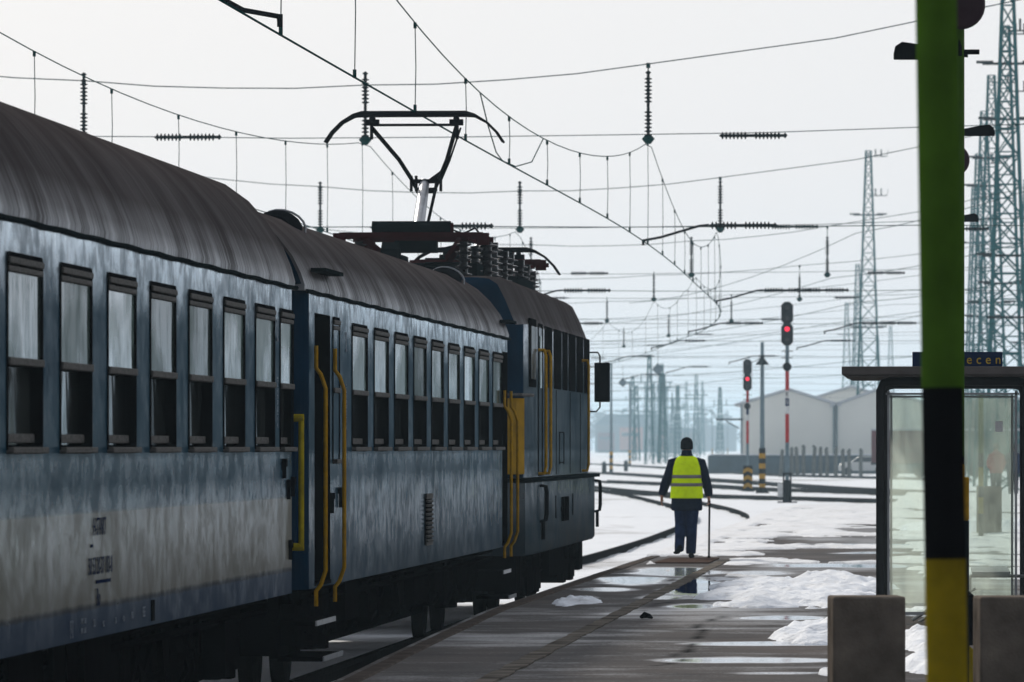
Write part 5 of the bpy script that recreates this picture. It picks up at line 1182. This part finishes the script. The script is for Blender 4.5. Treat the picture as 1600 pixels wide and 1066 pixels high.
# ================================================================== BACKGROUND
def barn(label, px0, px1, ye, pxr, yr, d, yb, depth=40, wall='barnwall', door=False):
    a = P(px0, ye, d); c = P(px1, ye, d); r_ = P(pxr, yr, d); zb = -.55; t = thing('warehouse', label, 'warehouse', (a.x, a.y, zb), 0, 'gabled warehouses across the yard')
    w = c.x-a.x; he = a.z-zb; hr = r_.z-zb; xr_ = r_.x-a.x; dy = c.y-a.y
    mb = MB(); F_ = [(0, 0, 0), (w, dy, 0), (w, dy, he), (xr_, dy*xr_/w, hr), (0, 0, he)]; Bk = [(x, y+depth, z) for x, y, z in F_]
    mb.add(F_+Bk, [(0, 1, 2, 3, 4), (5, 6, 7, 8, 9), (0, 4, 9, 5), (1, 2, 7, 6)]); obj('wall', mb, M[wall], t)
    mb = MB(); o = .28
    for (p_, q_) in ((4, 3), (3, 2)):
        A = Vector(F_[p_]); C = Vector(F_[q_]); dv = (C-A).normalized()*(.5 if p_ == 4 else 0); dv2 = (C-A).normalized()*(.5 if q_ == 2 else 0)
        A = A-dv+Vector((0, -.35, .03)); C = C+dv2+Vector((0, -.35, .03)); U_ = Vector((0, 0, .22)); D_ = Vector((0, depth+.6, 0)); mb.add([A, C, C+U_, A+U_, A+D_, C+D_, C+U_+D_, A+U_+D_], [(0, 1, 2, 3), (4, 5, 6, 7), (3, 2, 6, 7), (0, 1, 5, 4), (0, 3, 7, 4), (1, 2, 6, 5)])
    obj('roof', mb, M['barnroof'], t)
    mb = MB(); mb.tube([(.08, -.1, he), (.08, -.1, 0)], .07, 6); mb.tube([(w-.1, dy-.1, he), (w-.1, dy-.1, 0)], .09, 6); obj('downpipe', mb, M['pole'], t)
    return t
t = barn('pale gabled warehouse behind the two signals', 1157, 1305, 633, 1233, 611, 560, 715)
mb = MB(); mb.box((-.9, 1, 5.05-.6+.0), (2.2, 2.5, .14)); mb.bar((-1.2, -.1, 4.3), (-.1, -.1, 3.7), .09); obj('side_canopy', mb, M['dark'], t)
barn('second pale gabled warehouse running behind the shelter', 1306, 1452, 634, 1372, 611, 560, 715)
barn('farther blue grey warehouse roof rising behind the pale ones', 1268, 1395, 625, 1330, 606, 640, 715, wall='barnwall')
barn('low grey warehouse behind the shelter on the right', 1453, 1660, 640, 1560, 618, 600, 715, wall='farwall')
a = P(1106, 712, 545); c = P(1480, 712, 545); t = thing('loading_dock', 'dark blue grey loading dock with snow on top below the warehouse', 'loading dock', (a.x, a.y, -.55)); mb = MB(); w = c.x-a.x; hd = a.z+.55
mb.box((w/2, 4.5, hd/2), (w, 9, hd)); obj('wall', mb, M['dock'], t); mb = MB(); mb.box((w/2, 4.6, hd+.05), (w-.3, 8.6, .10)); obj('snow_layer', mb, M['snow'], t, bevel=.04)
for px, ht_ in ((1130, 3), (1150, 2), (1162, 2.2)):
    b = G(px, 741 if px < 1140 else 746, -.5)
for i, (px, hh) in enumerate(((1220, 44), (1237, 46), (1246, 48), (1256, 50), (1271, 49), (1282, 47), (1292, 46), (1306, 46), (1318, 45), (1327, 44), (1345, 44))):
    b = G(px, 745+random.uniform(-1, 1.5), -.52); H = hh*b.y/F
    mb = MB(); mb.tube([(0, 0, -.05), (.03*random.uniform(-1, 1), 0, H*.5), (.08*random.uniform(-1, 1), 0, H*.93), (.10*random.uniform(-1, 1), 0, H)], [.16, .155, .15, .10], 6)
    tag(obj('fence_stake', mb, M['stake'], loc=b, rot=(0, R(random.uniform(-2, 2)), 0)), (ORD[i]+(' from the left' if i else '') if i < 10 else 'rightmost')+' of the grey concrete stakes before the warehouses', 'stake', 'row of grey stakes in the snow')
def wagon(label, px0, px1, yt, yb, d, m_, rz=0):
    a = P(px0, yt, d); c = P(px1, yb, d); w = c.x-a.x; t = thing('freight_wagon', label, 'freight wagon', (a.x, a.y, -.4)); H = a.z+.4
    mb = MB(); mb.box((w/2, 1.5, (H+1.0)/2), (w, 2.9, H-1.0))
    n = max(3, int(w/1.2))
    for k in range(n+1): mb.box((w*k/n*.98+.03, .03, (H+1.0)/2), (.1, .12, H-1.05))
    obj('body', mb, m_, t); mb = MB(); mb.box((w/2, 1.5, .95), (w+.1, 2.6, .18)); obj('underframe', mb, M['underframe'], t)
    mb = MB(); mb.box((w/2, 1.5, H+.06), (w+.1, 3.0, .12)); obj('roof', mb, M['barnroof'], t, bevel=.03)
    for u in (.15, .3, .7, .85):
        mb = MB(); mb.lathe([(.3, -.06), (.46, -.05), (.46, .05), (.2, .08)], 16, (w*u, .75, .46), 'Y'); obj('wheel', mb, M['rail'], t)
wagon('maroon freight wagon behind the shelter glass on the left', 1362, 1470, 673, 735, 455, M['maroon'])
wagon('grey green freight wagon behind the shelter glass on the right', 1474, 1640, 673, 735, 458, M['wagon_g'])
# car
b = G(1352, 743, -.52); t = thing('parked_car', 'white car half hidden behind the shelter post', 'car', (b.x, b.y, -.52))
pr = [(-2.0, .35), (-2.05, .7), (-1.8, .95), (-1.1, 1.05), (-.5, 1.45), (.7, 1.5), (1.4, 1.1), (1.95, 1.0), (2.05, .6), (2.0, .35)]
mb = MB(); mb.loft([[(x*(1 if abs(y) < .75 else .96), y, z if z < 1.0 or abs(y) < .7 else z*.99) for x, z in pr] for y in (-.85, -.72, .72, .85)]); obj('body', mb, M['carw'], t, smooth=True, bevel=.03)
mb = MB(); mb.add([(-1.0, -.86, 1.02), (-.5, -.86, 1.38), (.65, -.86, 1.42), (1.25, -.86, 1.05)], [(0, 1, 2, 3)]); obj('side_window', mb, M['glass_dark'], t)
for x in (-1.3, 1.3):
    for y in (-.8, .8): mb = MB(); mb.lathe([(.2, -.1), (.32, -.1), (.32, .1), (.2, .1)], 16, (x, y, .32), 'Y'); obj('wheel', mb, M['rubber'], t)
mb = MB(); mb.box((-2.0, -.6, .72), (.08, .3, .14)); obj('headlight', mb, M['silver'], t)
# distant sheds, trains and wood lost in the haze
def shed(label, px0, px1, yt, d, hr=0, m_='farwall', name='far_building', cat='building'):
    a = P(px0, yt, d); c = P(px1, yt, d); t = thing(name, label, cat, (a.x, a.y, -.55)); w = c.x-a.x; H = a.z+.55
    mb = MB(); mb.box((w/2, 6, H/2), (w, 12, H)); obj('wall', mb, M[m_], t); mb = MB(); Hh = hr*d/F
    mb.add([(-.4, -.4, H), (w+.4, -.4, H), (w+.4, 12.4, H), (-.4, 12.4, H), (w*.15, 6, H+Hh+.2), (w*.85, 6, H+Hh+.2)], [(0, 1, 5, 4), (1, 2, 5), (2, 3, 4, 5), (3, 0, 4), (0, 1, 2, 3)]); obj('roof', mb, M['dock'], t)
    for k in range(max(1, int((w-2)/6))): mb = MB(); mb.box((min(3, w/2)+k*6, -.03, H*.55), (1.6, .08, 1.6)); obj('window', mb, M['glass_dark'], t)
shed('long hip roofed station building lost in the haze right of the locomotive', 930, 1045, 664, 2500, 16)
shed('tall narrow tower building in the haze right of the man', 1086, 1104, 655, 2900, 3)
shed('low long shed in the haze behind the man', 1040, 1090, 676, 2300, 6)
shed('flat roofed far building left of the warehouse', 1100, 1150, 668, 3100, 3)
def far_train(label, px0, px1, yt, d, m_):
    a = P(px0, yt, d); c = P(px1, yt, d); w = c.x-a.x; t = thing('far_locomotive', label, 'locomotive', (a.x, a.y, -.4)); H = a.z+.4
    mb = MB(); rg = [[(x_, y_, z_) for y_, z_ in ((0, .9), (0, H*.8), (.5, H), (2.3, H), (2.8, H*.8), (2.8, .9))] for x_ in (0, .4, w-.4, w)]; mb.loft(rg); obj('body', mb, m_, t)
    mb = MB(); mb.box((w/2, -.02, H*.72), (w*.8, .05, H*.14)); obj('window', mb, M['glass_dark'], t); mb = MB(); mb.box((w/2, 1.4, .5), (w*.9, 2.2, .8)); obj('underframe', mb, M['underframe'], t)
far_train('orange red locomotive fading in the haze right of the train', 968, 1004, 668, 2300, M['orange'])
far_train('pale orange wagon fading in the haze beside the man', 1026, 1052, 680, 2350, M['orange'])
far_train('dark wagon fading in the haze at the far left', 934, 960, 676, 2200, M['maroon'])
# wood on the horizon
mb = MB(); rr = random.Random(5)
for i in range(420):
    s = rr.uniform(3200, 4800); px = rr.uniform(700, 1800); l = (px-1470)*s/F; H = rr.uniform(14, 21)*(1 if px < 1160 else .7)
    mb.bar((l, s, -.6), (l, s, H*.6), .35)
    for k in range(26):
        a = rr.uniform(0, 6.28); r_ = rr.uniform(.6, 6.5); z = H*rr.uniform(.35, 1); r_ *= math.sqrt(max(.05, 1-((z/H-.6)/.45)**2)); c = Vector((l+r_*math.cos(a), s+r_*math.sin(a), z)); q_ = [c+Vector((rr.uniform(-2.6, 2.6), rr.uniform(-1.5, 1.5), rr.uniform(-2, 2))) for _ in range(3)]; mb.add(q_, [(0, 1, 2)])
tag(obj('far_wood', mb, M['wood']), 'far off wood of bare trees fading to blue along the horizon', kind='stuff')

# ================================================================== HAZE
mb = MB(); mb.box((0, 3170, 19.0), (6800, 6500, 41.2)); m_ = bpy.data.materials.new('haze'); m_.use_nodes = True; nt = m_.node_tree; nt.nodes.clear()
pv = nt.nodes.new('ShaderNodeVolumePrincipled'); pv.inputs['Color'].default_value = (.66, .87, 1.0, 1); pv.inputs['Density'].default_value = .00026; pv.inputs['Anisotropy'].default_value = .2
ou = nt.nodes.new('ShaderNodeOutputMaterial'); nt.links.new(pv.outputs[0], ou.inputs['Volume'])
hz = obj('haze', mb, m_); tag(hz, 'thin pale blue winter haze over the rail yard', kind='stuff')
